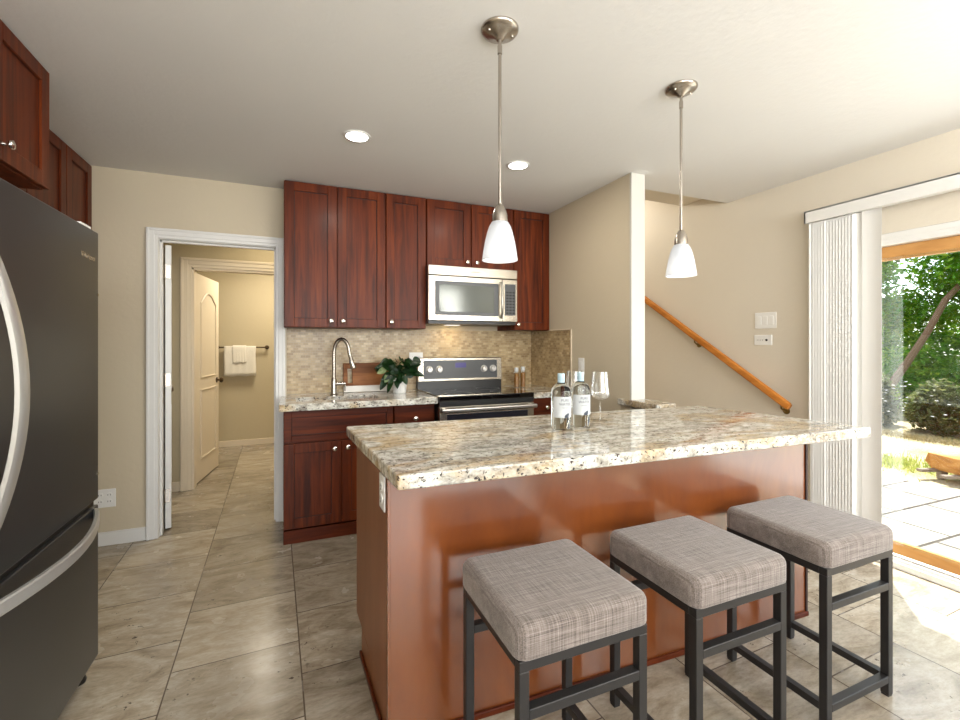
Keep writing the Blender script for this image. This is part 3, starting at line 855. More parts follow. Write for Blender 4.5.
# potted plant
t = thing('potted_plant', 'leafy dark green plant in a white ceramic pot on the worktop', 'potted plant', (.782, 3.48, CZ1))
pot = obj('pot', lathe([(.046, 0), (.050, .004), (.060, .115), (.062, .128), (.056, .128), (.053, .112), (0, .112)], n=12), 'pot', t)
obj('soil', lathe([(.0535, .106), (.0535, .115), (0, .118)], n=20), 'soil', t)
def leaf(bm, base_, tip, width, sag=.02, nrm=Vector((0, -.5, 1))):
    a, c = Vector(base_), Vector(tip); ax = (c - a); L = ax.length; ax.normalize()
    side = ax.cross(nrm).normalized(); up = side.cross(ax).normalized()
    rows = []
    for k in range(8):
        s_ = k / 7
        w = width * (math.sin(PI * min(1, s_ ** .8)) ** .75) if 0 < k < 7 else .0006
        p = a + ax * L * s_ - Vector((0, 0, 1)) * sag * s_ * s_
        rows.append([bm.verts.new(p - side * w + up * w * .28), bm.verts.new(p), bm.verts.new(p + side * w + up * w * .28)])
    for k in range(7):
        for j in range(2): bm.faces.new((rows[k][j], rows[k][j + 1], rows[k + 1][j + 1], rows[k + 1][j]))
rnd = random.Random(4)
specs = []
for i in range(44):
    a = rnd.uniform(0, 2 * PI); el = rnd.uniform(-.1, 1.1); r1 = rnd.uniform(.05, .12)
    s0 = Vector((rnd.uniform(-.02, .02), rnd.uniform(-.02, .02), .125))
    m0 = Vector((math.cos(a) * r1 - .02, math.sin(a) * r1 * .6 - .02, .125 + rnd.uniform(.02, .13)))
    tp_ = m0 + Vector((math.cos(a) * math.cos(el), math.sin(a) * math.cos(el) * .7, math.sin(el) * .5)) * rnd.uniform(.06, .095)
    specs.append((s0, m0, tp_, rnd.uniform(.026, .036), 'leaf_pot'))
for (mx_, mz_, tx_, tz_, y_, wd, mt) in ((-.10, .13, -.165, .05, -.04, .026, 'leaf_pot'), (-.05, .14, -.04, .06, -.08, .030, 'leaf_pot'), (-.11, .19, -.19, .18, -.05, .026, 'leaf_pale'), (-.06, .17, -.15, .235, -.05, .028, 'leaf_pot'), (-.07, .16, -.165, .13, -.07, .028, 'leaf_pot'),
        (-.09, .16, -.135, .11, -.07, .028, 'leaf_pale'), (.05, .19, .13, .235, -.03, .02, 'leaf_pot'), (-.01, .17, -.02, .10, -.09, .03, 'leaf_pot'), (.0, .23, .01, .255, -.03, .018, 'leaf_pale')):
    specs.append((Vector((0, 0, .12)), Vector((mx_, y_, mz_)), Vector((tx_, y_ - .02, tz_)), wd, mt))
for (mx_, mz_, tx_, tz_, y_, wd) in ((-.02, .15, -.06, .215, -.08, .030), (.02, .15, .05, .22, -.07, .030), (-.03, .17, -.10, .185, -.09, .028), (.03, .14, .085, .155, -.08, .026),
        (0, .14, .03, .09, -.10, .026), (-.05, .14, -.11, .10, -.09, .026), (-.05, .19, -.10, .235, -.05, .026), (-.01, .18, -.02, .245, -.05, .028), (.04, .17, .10, .20, -.05, .026), (-.07, .12, -.115, .03, -.08, .022)):
    specs.append((Vector((0, 0, .12)), Vector((mx_, y_, mz_)), Vector((tx_, y_ - .015, tz_)), wd, 'leaf_pot'))
for (s0, m0, tp_, wd, mt) in specs:
    bm = bm_new(); leaf(bm, m0, tp_, wd, .02, Vector((rnd.uniform(-.6, .6), -1, rnd.uniform(.0, .8))))
    lf = obj('leaf', bm, mt, t, True, 80)
    mid = (s0 + m0) / 2 + Vector((0, 0, .02))
    obj('stem', tube([s0, mid, m0], .0018, 5), 'stem', t)
# oil bottles
def oil(x, y, label, h):
    t = thing('oil_bottle', label, 'bottle', (x, y, CZ1), 0, 'oil bottles right of the range')
    obj('glass', lathe([(.022, 0), (.024, .003), (.024, h), (.016, h + .008), (.014, h + .012)], n=20), 'oil_glass', t, True)
    obj('oil', lathe([(.0225, .004), (.0225, h - .012), (0, h - .012)], n=20), 'oil_a', t, True)
    obj('cap', lathe([(.0165, h - .004), (.0185, h + .0), (.0185, h + .034), (.015, h + .038), (0, h + .038)], n=20), 'cap_grey', t, True)
oil(1.828, 3.52, 'left of the two brown oil bottles beside the range', .135)
oil(1.892, 3.52, 'right of the two brown oil bottles beside the range', .142)

# ------------------------------------------------------------------ island
t = thing('kitchen_island', 'large reddish brown wooden kitchen island base under the big granite top', 'kitchen island', (1.27, 1.7, 0))
def loc_(pts, o=(1.27, 1.7)): return [(p[0] - o[0], p[1] - o[1]) for p in pts]
FL, FR, BR, BL = (.290, 1.452), (2.268, 1.377), (2.255, 2.05), (.268, 2.05)
nL = (-.99, -.03)
bm = bm_new(); add_prism(bm, loc_([(FL[0] + .012, FL[1] + .012), (FR[0] - .012, FR[1] + .012), (BR[0] - .012, BR[1]), (BL[0] + .012, BL[1])]), .11, .868)
add_prism(bm, loc_([(FL[0] + .012, FL[1] + .012), (FR[0] - .012, FR[1] + .012), (BR[0] - .012, 1.92), (.282, 1.92)]), 0, .11)
obj('carcass', bm, 'cab', t)
bm = bm_new(); add_prism(bm, loc_([FL, FR, (FR[0], FR[1] + .012), (FL[0], FL[1] + .012)]), 0.0, .868, .001, 1)
obj('back_panel', bm, 'island', t)
def quad_x(pts, z): pass
bm = bm_new()
add_prism(bm, loc_([(FL[0], FL[1] + .0125), (FL[0] + .011, FL[1] + .0125), (BL[0] + .011, BL[1]), BL]), .11, .868)
add_prism(bm, loc_([(FL[0], FL[1] + .0125), (FL[0] + .011, FL[1] + .0125), (.283, 1.92), (.272, 1.92)]), 0, .11)
obj('end_panel', bm, 'island_side', t)
bm = bm_new(); add_prism(bm, loc_([(FR[0] - .011, FR[1] + .0125), (FR[0], FR[1] + .0125), BR, (BR[0] - .011, BR[1])]), 0, .868)
obj('end_panel', bm, 'island', t)
# shoe mouldings
bm = bm_new()
add_prism(bm, loc_([(FL[0] - .003, FL[1] - .011), (FR[0] + .010, FR[1] - .011), (FR[0] + .010, FR[1] - .0005), (FL[0] - .003, FL[1] - .0005)]), 0, .022, .003, 2)
obj('shoe_moulding', bm, 'cab_h', t)
bm = bm_new()
add_prism(bm, loc_([(FL[0] - .011, FL[1] - .011), (FL[0] - .0005, FL[1] - .011), (.2715, 1.92), (.261, 1.92)]), 0, .022, .003, 2)
obj('shoe_moulding', bm, 'cab_h', t)
bm = bm_new(); add_prism(bm, loc_([(FR[0] - .004, FR[1] - .006), (FR[0] + .008, FR[1] - .006), (FR[0] + .008, FR[1] + .010), (FR[0] - .004, FR[1] + .010)]), 0.022, .868)
obj('corner_moulding', bm, 'cab_dark', t)
bm = bm_new(); add_prism(bm, loc_([(FL[0] - .004, FL[1] - .004), (FL[0] + .006, FL[1] - .004), (FL[0] + .006, FL[1] + .010), (FL[0] - .004, FL[1] + .010)]), 0.022, .868, .001, 1)
obj('corner_moulding', bm, 'island', t)
for k in range(4):   # doors on the cooking side
    x0 = .285 + k * .49 - 1.27; x1 = x0 + .485
    bm = shaker(x0, x1, .12, .86, 0)
    for v in bm.verts: v.co.y = (2.05 - 1.7) - v.co.y
    dd = obj('door', bm, 'cab', t)
    bm = lathe([(r_, -h_) for r_, h_ in KNOBS], ((x1 - .05) if k % 2 == 0 else (x0 + .05), .37, .78), 14, 'y')
    obj('knob', bm, 'chrome', dd, True)
o = t
# island outlet on its end
ang = math.atan2(FL[0] - BL[0], BL[1] - FL[1])
t = plate('wall_outlet', 'white outlet plate on the left end of the island just below the granite', (.2862, 1.522, .800), -PI / 2 + 0, .072, .118, 'duplex', 'outlet')
t.rotation_euler = (0, 0, -PI / 2 + ang)
# granite top
bm = bm_new(); add_prism(bm, [(.286, 1.300), (2.462, 1.208), (2.325, 2.045), (.236, 2.168)], CZ0, CZ1, .006, 3)
single('island_worktop', bm, 'granite', 'big polished granite island top with gold and grey veining and black specks', 'countertop')

# pony wall with granite cap beside the stairs
struct('wall_half', box((2.10, 2.125, 0), (2.175, 2.352, .885)), 'wall')
bm = bm_new()
add_box(bm, (2.060, 2.10, .886), (2.205, 2.350, .926), .004); add_box(bm, (2.050, 2.10, .886), (2.078, 2.46, .926), .003)
single('half_wall_cap', bm, 'granite2', 'dark speckled granite ledge cap at the foot of the stair column behind the island', 'ledge')

# ------------------------------------------------------------------ stools
def make_stool(label, loc):
    t = thing('bar_stool', label, 'bar stool', loc, 0, 'backless bar stools along the island')
    w, d, zt, q = .390, .378, .541, .0135     # half tube
    hw, hd = w / 2, d / 2
    for sx in (-1, 1):
        for sy in (-1, 1):
            cx, cy = sx * (hw - q), sy * (hd - q)
            lg = obj('leg', box((cx - q, cy - q, .006), (cx + q, cy + q, zt - .0265), .0015, 1), 'stool_metal', t)
            obj('foot_pad', box((cx - q + .002, cy - q + .002, 0), (cx + q - .002, cy + q - .002, .0065)), 'black_plastic', lg)
    bm = bm_new()
    for s in (-1, 1):
        add_box(bm, (-hw, s * (hd - q) - q, zt - .026), (hw, s * (hd - q) + q, zt), .0015, 1)
        add_box(bm, (s * (hw - q) - q, -hd + 2 * q, zt - .026), (s * (hw - q) + q, hd - 2 * q, zt), .0015, 1)
    obj('seat_frame', bm, 'stool_metal', t)
    for s in (-1, 1): obj('stretcher', box((-hw + 2 * q, s * (hd - q) - q, .395), (hw - 2 * q, s * (hd - q) + q, .421), .0015, 1), 'stool_metal', t)
    obj('foot_rail', box((-hw + 2 * q, -hd, .052), (hw - 2 * q, -hd + 2 * q, .078), .0015, 1), 'stool_metal', t)
    for s in (-1, 1): obj('side_rail', box((s * (hw - q) - q, -hd + 2 * q, .052), (s * (hw - q) + q, hd - 2 * q, .078), .0015, 1), 'stool_metal', t)
    # cushion, domed a little
    cw, cd, ch = hw + .008, hd + .008, .086
    bm = bm_new(); N = 16
    r = bmesh.ops.create_cube(bm, size=1)
    for v in bm.verts: v.co = Vector((v.co.x * 2 * cw, v.co.y * 2 * cd, (v.co.z + .5) * ch))
    vert_e = [e for e in bm.edges if abs(e.verts[0].co.z - e.verts[1].co.z) > .01]
    bmesh.ops.bevel(bm, geom=vert_e, offset=.032, segments=5, profile=.5, affect='EDGES')
    top_e = [e for e in bm.edges if all(abs(v.co.z - ch) < 1e-5 for v in e.verts)]
    bmesh.ops.bevel(bm, geom=top_e, offset=.026, segments=5, profile=.5, affect='EDGES')
    bot_e = [e for e in bm.edges if all(abs(v.co.z) < 1e-5 for v in e.verts)]
    bmesh.ops.bevel(bm, geom=bot_e, offset=.008, segments=3, profile=.5, affect='EDGES')
    for v in bm.verts: v.co.z += zt + .001
    c = obj('cushion', bm, 'fabric', t, True, 50)
    return t
st = make_stool('leftmost of the three bar stools, grey woven seat on dark metal frame', (.694, 1.134, 0))
dup(st, (1.256, 1.126, 0), None, 'middle of the three bar stools, woven taupe square seat on dark metal frame')
dup(st, (1.853, 1.126, 0), None, 'rightmost of the three bar stools, nearest the glass patio door')

# ------------------------------------------------------------------ water bottles and wine glasses
def water(x, y, label, rz):
    t = thing('water_bottle', label, 'water bottle', (x, y, CZ1), rz, 'water bottles on the island')
    r = .044
    prof = [(.030, 0), (r - .004, .001), (r, .006), (r, .172), (r - .003, .184), (r - .011, .196), (.020, .206), (.0145, .213), (.0145, .232), (.0, .232)]
    obj('glass_body', lathe(prof, n=36), 'bottle_glass', t, True, 60)
    obj('cap', lathe([(.0155, .222), (.0162, .224), (.0162, .249), (.0155, .251), (0, .251)], n=24), 'cap', t, True)
    obj('neck_band', lathe([(.0152, .210), (.0158, .210), (.0158, .221), (.0152, .221)], n=24, closed=True), 'cap', t)
    # label: curved sheet wrapping the front
    bm = bm_new(); n = 18; rr = r + .0006; grid = []
    for i in range(n + 1):
        a = math.radians(-90 - 75 + 150 * i / n)
        grid.append([bm.verts.new((rr * math.cos(a), rr * math.sin(a), z)) for z in (.058, .150)])
    for i in range(n): bm.faces.new((grid[i][0], grid[i + 1][0], grid[i + 1][1], grid[i][1]))
    lb = obj('label_sheet', bm, 'label', t, True)
    def wrap(bm, push=.0006):
        for v in bm.verts:
            a = -PI / 2 + v.co.x / rr; q = rr + push + abs(v.co.y) * .0
            v.co = Vector((q * math.cos(a), q * math.sin(a), v.co.z))
        return bm
    bm = bm_new()
    for s_, sz, z in (('PURE', .016, .134), ('WATER', .016, .117), ('natural spring', .0055, .102)):
        tb = text_bm(s_, sz, Matrix.Translation((0, 0, z)) @ Matrix.Rotation(PI / 2, 4, 'X'), 0)
        me = bpy.data.meshes.new('x'); tb.to_mesh(me); tb.free(); bm.from_mesh(me); bpy.data.meshes.remove(me)
    obj('lettering', wrap(bm), 'label_ink', lb)
    bm = bm_new()
    for (cx, cz, q) in ((.010, .066, .009), (.002, .064, .006), (.014, .072, .006)):
        vs = [bm.verts.new((cx + q * math.cos(a * PI / 8), 0, cz + q * math.sin(a * PI / 8))) for a in range(16)]
        bm.faces.new(vs)
    obj('label_picture', wrap(bm, .0008), 'label_ink', lb)
water(1.120, 1.722, 'left of two water bottles with blue caps and white labels on the island', -.15)
water(1.246, 1.752, 'right of two white-labelled water bottles, standing in front of a wine glass', -.2)
def wine(x, y, label):
    t = thing('wine_glass', label, 'wine glass', (x, y, CZ1), 0, 'wine glasses on the island')
    k = 1.02
    bowl = [(.003, .102), (.020, .104), (.040, .113), (.0485, .126), (.0475, .140), (.0435, .175), (.0375, .238), (.0367, .238), (.0425, .175), (.0465, .140), (.0475, .127), (.0395, .1142), (.020, .1055), (.0, .1045)]
    obj('bowl', lathe([(a, h_ * k) for a, h_ in bowl], n=40), 'wineglass', t, True, 60)
    obj('stem', lathe([(.0045, .004), (.0032, .012), (.003, .06), (.0036, .095), (.006, .0965)], n=16), 'wineglass', t, True, 60)
    obj('foot', lathe([(.036, 0), (.0365, .0012), (.015, .003), (.005, .006), (0, .006)], n=36), 'wineglass', t, True, 60)
wine(1.430, 1.845, 'tall clear wine glass standing alone right of the bottles')
wine(1.345, 1.945, 'clear wine glass hidden behind the right water bottle')

# ------------------------------------------------------------------ pendants and recessed lights
def pendant(x, y, label, energy):
    t = thing('pendant_lamp', label, 'pendant lamp', (x, y, 0), 0, 'pendant lamps over the island')
    cn = obj('canopy', lathe([(.068, HC), (.068, HC - .006), (.063, HC - .012), (.050, HC - .018), (.018, HC - .032), (.012, HC - .04), (0, HC - .04)], n=36), 'nickel', t, True, 60)
    bm = bm_new()
    for s in (-1, 1): add_lathe(bm, [(.005, 0), (.006, -.004), (.004, -.009), (0, -.010)], (s * .045, -.01, HC - .014), 12)
    obj('screw', bm, 'chrome', cn, True)
    obj('rod', tube([(0, 0, HC - .035), (0, 0, 1.79)], .0062, 12), 'nickel', t, True)
    obj('coupler', lathe([(.0085, HC - .06), (.0085, HC - .09)], n=14), 'nickel', t, True)
    obj('socket_cup', lathe([(.008, 1.803), (.013, 1.798), (.021, 1.785), (.027, 1.765), (.0285, 1.735), (0, 1.735)], n=28), 'nickel', t, True, 60)
    prof = [(.024, 1.740), (.030, 1.737), (.039, 1.722), (.0465, 1.700), (.0545, 1.665), (.060, 1.632), (.0635, 1.606), (.0645, 1.600), (.0615, 1.600), (.0605, 1.608), (.057, 1.632), (.0515, 1.664), (.0435, 1.698), (.036, 1.718), (.024, 1.732)]
    obj('lamp_shade', lathe(prof, n=40, closed=True), 'shade', t, True, 60)
    bm = lathe([(.0, 1.722), (.012, 1.718), (.013, 1.700), (.022, 1.680), (.024, 1.662), (.020, 1.645), (.010, 1.636), (0, 1.634)], n=20)
    obj('bulb', bm, 'bulb', t, True, 60)
    light('pendant_bulb_light', 'POINT', (x, y, 1.62), energy, (1, .94, .85), radius=.03)
pendant(.695, 1.468, 'satin nickel pendant with frosted shade, left one, in front of the microwave', .35)
pendant(1.597, 1.493, 'satin nickel pendant with frosted shade, right one, in front of the stairway wall', .35)
def can(x, y, label):
    t = thing('recessed_light', label, 'ceiling light', (x, y, HC), 0, 'recessed ceiling lights')
    obj('trim_ring', lathe([(.058, -.001), (.058, -.006), (.070, -.007), (.073, -.003), (.073, 0), (.058, 0)], n=36, closed=True), 'trim', t, True, 60)
    obj('lens', lathe([(.058, -.0045), (0, -.0045)], n=32), 'can_glow', t)
    light('recessed_lamp_light', 'AREA', (x, y, HC - .02), 5, (1, .93, .82), .1, .1, (0, 0, -1))
can(.332, 2.526, 'left recessed ceiling light, in front of the tall wall cabinet')
can(1.33, 2.54, 'right recessed ceiling light, just behind the left pendant rod')

# ------------------------------------------------------------------ refrigerator and cabinets round it
FX = -.70; FY0, FY1 = 1.335, 2.215; FZ = 1.735
t = thing('refrigerator', 'black stainless bottom-freezer refrigerator at the left edge', 'refrigerator', (FX, FY0, 0), PI / 2)
# local: x along +Y world (0..w), y depth towards the wall (world -x), front face y=0
W = FY1 - FY0
bm = box((.006, .062, .03), (W - .006, .74, FZ - .012)); obj('cabinet_body', bm, 'fridge_side', t)
ud = obj('upper_door', box((0, 0, .690), (W, .058, FZ), .006, 3), 'fridge', t)
fd = obj('freezer_drawer', box((0, 0, .075), (W, .058, .668), .006, 3), 'fridge', t)
obj('gap_gasket', box((.006, .014, .668), (W - .006, .06, .690)), 'black_plastic', t)
def bow(p0, p1, out, n=14, flat=(1.0, .5), r=.022):
    pts = []
    for k in range(n + 1):
        s_ = k / n
        a = Vector(p0).lerp(Vector(p1), s_)
        pts.append(a + Vector((0, -out * (math.sin(PI * s_) ** .85), 0)))
    return pts
bm = bm_new()
def ribbon(bm, pts, halfw, th, axis):
    """flat curved bar; axis = width direction"""
    axis = Vector(axis); rings = []
    for i, p in enumerate(pts):
        p = Vector(p); tt = (Vector(pts[min(i + 1, len(pts) - 1)]) - Vector(pts[max(i - 1, 0)])).normalized()
        nn = tt.cross(axis).normalized()
        rings.append([bm.verts.new(p + axis * halfw * a + nn * th * b_) for a, b_ in ((-1, -.6), (-.75, -1), (.75, -1), (1, -.6), (1, .6), (.75, 1), (-.75, 1), (-1, .6))])
    fs = []
    for i in range(len(rings) - 1):
        for k in range(8): fs.append(bm.faces.new((rings[i][k], rings[i][(k + 1) % 8], rings[i + 1][(k + 1) % 8], rings[i + 1][k])))
    fs += [bm.faces.new(rings[0]), bm.faces.new(list(reversed(rings[-1])))]
    bmesh.ops.recalc_face_normals(bm, faces=fs)
HX = .130
ribbon(bm, bow((HX, -.006, .78), (HX, -.006, 1.575), .080, 20), .023, .008, (1, 0, 0))
obj('handle', bm, 'handle', ud, True, 30)
bm = bm_new()
ribbon(bm, bow((.05, -.006, .648), (W - .05, -.006, .648), .078, 22), .019, .008, (0, 0, 1))
obj('handle', bm, 'handle', fd, True, 30)
bm = text_bm('Whirlpool', .030, Matrix.Translation((W - .10, -.0006, 1.625)) @ Matrix.Rotation(PI / 2, 4, 'X'))
obj('brand_logo', bm, 'chrome', ud)
for z in (.79, 1.49): obj('side_screw', lathe([(.006, 0), (.006, -.003), (0, -.003)], (W - .012, 0, z), 10, 'y'), 'chrome', ud)
obj('hinge_cover', box((W - .10, .02, FZ), (W - .01, .10, FZ + .020), .004), 'white_plastic', t)
obj('toe_grille', box((.01, .04, .03), (W - .01, .08, .073)), 'black_plastic', t)
for xx in (.03, W - .035):
    obj('foot', lathe([(.022, 0), (.024, .01), (.018, .03), (.018, .06)], (xx, .05, 0), 16), 'black_plastic', t, True)

def left_cab(name, label, y0, y1, xf, z0, doors):
    fr = [('door', a - y0 + g, c - y0 - g, .003, UT - z0 - .004, [(kx - y0, .06)] if kx else []) for a, c, kx in doors]
    return cabinet(name, label, (xf - .02, y0, z0), y1 - y0, (xf - .02) + 1.537, UT - z0, fr, PI / 2)
left_cab('wall_cabinet', 'deep cherry cabinet above the refrigerator with a silver knob, top left corner', 1.23, 2.428, -.93, 1.937, [(1.23, 1.63, None), (1.63, 2.03, 1.97), (2.03, 2.428, 2.09)])
t = bpy.data.objects[-1] if False else None
left_cab('wall_cabinet', 'three-door cherry wall cabinet between the over-refrigerator cabinet and the doorway wall', 2.430, 3.596, -1.17, 1.413, [(2.430, 2.83, None), (2.83, 3.245, None), (3.245, 3.596, None)])

# ------------------------------------------------------------------ stairs and handrail
t = thing('handrail', 'honey oak handrail sloping down the stairway wall', 'handrail', (3.19, 2.04, 0))
p0 = Vector((0, 0, .86)); p1 = Vector((0, 3.2, .86 + 3.2 * .633))
d = (p1 - p0).normalized(); u = Vector((1, 0, 0)); w = u.cross(d)
bm = bm_new(); prof = [(-.021, -.018), (-.026, .0), (-.022, .022), (-.010, .030), (.010, .030), (.022, .022), (.026, 0), (.021, -.018), (.0, -.026)]
rings = []
for p in (p0, p0 + d * .02, p1):
    sc_ = .8 if p is p0 else 1
    rings.append([bm.verts.new(p + u * a * sc_ + w * b_ * sc_ * -1) for a, b_ in prof])
for i in range(2):
    for k in range(len(prof)): bm.faces.new((rings[i][k], rings[i][(k + 1) % len(prof)], rings[i + 1][(k + 1) % len(prof)], rings[i + 1][k]))
bm.faces.new(rings[0]); bm.faces.new(list(reversed(rings[-1])))
bmesh.ops.recalc_face_normals(bm, faces=bm.faces)
obj('rail', bm, 'oak', t, True, 40)
for yy in (.06, .80, 1.9):
    c0 = p0 + d * (yy / d.y)
    bm = tube([(0, yy, c0.z - .026), (.004, yy, c0.z - .058), (.03, yy, c0.z - .075), (.058, yy, c0.z - .078)], .006, 8)
    add_lathe(bm, [(.024, .060), (.024, .054), (.012, .050), (0, .050)], (0, yy, c0.z - .078), 14, 'x')
    obj('bracket', bm, 'brass', t, True)
bm = bm_new(); pts = [(2.50, 0)]
for k in range(13):
    pts += [(2.50 + .28 * k, .178 * (k + 1)), (2.50 + .28 * (k + 1), .178 * (k + 1))]
pts.append((2.50 + .28 * 13, 0))
add_poly_x(bm, pts, 2.195, 3.245)
struct('trim_stairs', bm, 'carpet')

# ------------------------------------------------------------------ sliding patio door, blinds
r = bpy.data.objects.new('door_3', None); lk(r); r['kind'] = 'structure'; r.location = (3.25, OY0, 0)
L = OY1 - OY0
bm = bm_new()
add_box(bm, (-.012, 0, OZ - .072), (.10, L, OZ - .001), .003, 1); add_box(bm, (.0, .0, 0), (.10, .035, OZ), .003, 1); add_box(bm, (.0, L - .035, 0), (.10, L, OZ), .003, 1)
add_box(bm, (-.035, 0, 0.001), (.10, L, .038), .003, 1); add_box(bm, (-.02, 0, .038), (-.012, L, .055)); add_box(bm, (.018, 0, .038), (.024, L, .055))
for k in (OZ - .055, OZ - .035): add_box(bm, (-.0145, .0, k), (-.010, L, k + .008))
obj('frame', bm, 'trim', r)
obj('track', box((-.006, .02, .038), (.014, L - .02, .050)), 'steel', r)
# fixed leaf (far half) and the wooden rails
bm = bm_new()
add_box(bm, (.035, .03, .062), (.062, L - .03, .135), .002, 1); add_box(bm, (.035, .03, OZ - .155), (.062, L - .03, OZ - .073), .002, 1)
add_box(bm, (.035, L - .09, .13), (.062, L - .03, OZ - .15), .002, 1); add_box(bm, (.035, .03, .13), (.062, .09, OZ - .15), .002, 1)
obj('leaf_frame', bm, 'pine', r)
obj('glass_pane', box((.026, .08, .12), (.031, L - .08, OZ - .14)), 'pane', r)
# vertical blinds
t = thing('vertical_blinds', 'white vertical blinds drawn aside at the patio door under a white valance', 'blinds', (3.165, 1.5, 0))
bm = box((-.020, -3.2, 2.095), (-.008, .42, 2.175), .002, 1); add_box(bm, (-.020, .408, 2.095), (.084, .42, 2.175), .002, 1); add_box(bm, (-.02, -3.2, 2.166), (.084, .42, 2.175))
obj('valance', bm, 'trim', t)
obj('head_rail', box((.005, -3.2, 2.10), (.045, .40, 2.14)), 'blind', t)
def slat(yc, ang, w=.089, xc=.02):
    bm = bm_new(); n = 6; ca, sa = math.cos(ang), math.sin(ang)
    a = []; 
    for th_ in (-.0007, .0007):
        row = []
        for k in range(n + 1):
            q = (k / n - .5) * w; bow_ = .006 * (1 - (2 * k / n - 1) ** 2) + th_
            row.append((xc + q * sa + bow_ * ca, yc + q * ca - bow_ * sa))
        a.append(row)
    lo = [bm.verts.new((*p, .035)) for p in a[0] + a[1][::-1]]; hi = [bm.verts.new((*p, 2.095)) for p in a[0] + a[1][::-1]]
    N_ = len(lo)
    fs = [bm.faces.new(lo), bm.faces.new(hi)] + [bm.faces.new((lo[i], lo[(i + 1) % N_], hi[(i + 1) % N_], hi[i])) for i in range(N_)]
    bmesh.ops.recalc_face_normals(bm, faces=fs)
    return bm
obj('slat', slat(.052, math.radians(2), .10, .004), 'blind', t, True, 40)
for k in range(14):
    obj('slat', slat(.115 + k * .0172, math.radians(-28 + (k * 37 % 9) * .9), .085, .020), 'blind', t, True, 40)
obj('slat', slat(.352, math.radians(-8), .085, .012), 'blind', t, True, 40)
obj('pull_wand', tube([(-.004, .392, 2.09), (-.004, .392, .72)], .0055, 8), 'white_plastic', t, True)
bm = bm_new()
for k in range(60): add_lathe(bm, [(0, -.0022), (.0022, 0), (0, .0022)], (.002, .404, 1.98 - k * .021), 6)
add_tube(bm, [(.002, .404, 2.0), (.002, .404, .70)], .0008, 5)
obj('bead_chain', bm, 'white_plastic', t)

# ------------------------------------------------------------------ outdoors
GZ = -.10
struct('ground_patio', box((3.36, -8, GZ - .1), (5.80, 9, GZ)), 'paver')
def rough_ground():
    bm = bm_new(); nx, ny = 60, 60; g_ = []
    rn = random.Random(3)
    for i in range(nx + 1):
        row = []
        for j in range(ny + 1):
            x = 5.80 + 24 * (i / nx) ** 1.5; y = -20 + 45 * j / ny
            row.append(bm.verts.new((x, y, GZ + (rn.uniform(-.012, .012) if i else 0))))
        g_.append(row)
    for i in range(nx):
        for j in range(ny): bm.faces.new((g_[i][j], g_[i + 1][j], g_[i + 1][j + 1], g_[i][j + 1]))
    bmesh.ops.recalc_face_normals(bm, faces=bm.faces)
    return bm
struct('ground_lawn', rough_ground(), 'lawn')
def blades(name, n, area, h, m, label, seed):
    rn = random.Random(seed); bm = bm_new()
    for i in range(n):
        cx = rn.gauss(area[0], area[2]); cy = rn.gauss(area[1], area[3]); a = rn.uniform(0, PI); hh = h * rn.uniform(.4, 1)
        w = .006; dx, dy = math.cos(a) * w, math.sin(a) * w; lx, ly = rn.uniform(-.03, .03), rn.uniform(-.03, .03)
        v = [bm.verts.new(p) for p in ((cx - dx, cy - dy, GZ), (cx + dx, cy + dy, GZ), (cx + lx, cy + ly, GZ + hh))]
        bm.faces.new(v)
    o = obj(name, bm, m); tag(o, label, 'grass', kind='stuff')
blades('grass_tuft', 900, (6.5, 2.95, .22, .22), .09, 'leaf_tuft', 'green grass tufts growing at the edge of the patio pavers', 5)
blades('grass_edge', 5000, (8.45, 3.4, .10, 1.6), .09, 'lawn', 'yellow dry grass along the foot of the shrubs', 6)

def foliage(bm, c, rad, n, size, rn, shell=.55):
    for i in range(n):
        v = Vector((rn.gauss(0, 1), rn.gauss(0, 1), rn.gauss(0, 1))).normalized()
        q = rn.uniform(shell, 1) 
        p = Vector((c[0] + v.x * rad[0] * q, c[1] + v.y * rad[1] * q, c[2] + v.z * rad[2] * q))
        if p.z < GZ: p.z = GZ + rn.uniform(0, .1)
        a = Vector((rn.gauss(0, 1), rn.gauss(0, 1), rn.gauss(0, .5) - .2)).normalized()
        b_ = a.cross(Vector((rn.gauss(0, .6), rn.gauss(0, .6), 1))).normalized()
        s_ = size * rn.uniform(.6, 1.2)
        vs = [bm.verts.new(p + a * s_ * k1 + b_ * s_ * k2) for k1, k2 in ((-1, 0), (-.1, .5), (1, 0), (-.1, -.5))]
        bm.faces.new(vs)
def tree(name, label, base_, trunk, clusters, leafm, seed, size, cat='tree', group=None, n=900):
    rn = random.Random(seed)
    t = thing(name, label, cat, (base_[0], base_[1], GZ), 0, group)
    for pts, rs in trunk:
        pts2 = [Vector(p) - Vector((base_[0], base_[1], GZ)) for p in pts]
        obj('trunk' if pts[0][2] < 0.2 else 'branch', tube(pts2, rs, 8), 'bark', t, True)
    bm = bm_new()
    for (c, r_) in clusters:
        foliage(bm, (c[0] - base_[0], c[1] - base_[1], c[2] - GZ), r_, int(n * (r_[0] * r_[2]) ** .8), size, rn)
    for v in bm.verts:
        if v.co.z < 0: v.co.z = abs(v.co.z) * .2
    obj('foliage', bm, leafm, t)
    return t
rn = random.Random(11)
cl = []
for i in range(92):
    cl.append(((12.3 + rn.uniform(-.7, .7), 4.3 + rn.uniform(-2.6, 3.0), 5.1 * rn.random() ** 1.35 + .05), (rn.uniform(.5, .9), rn.uniform(.6, 1.0), rn.uniform(.35, .65))))
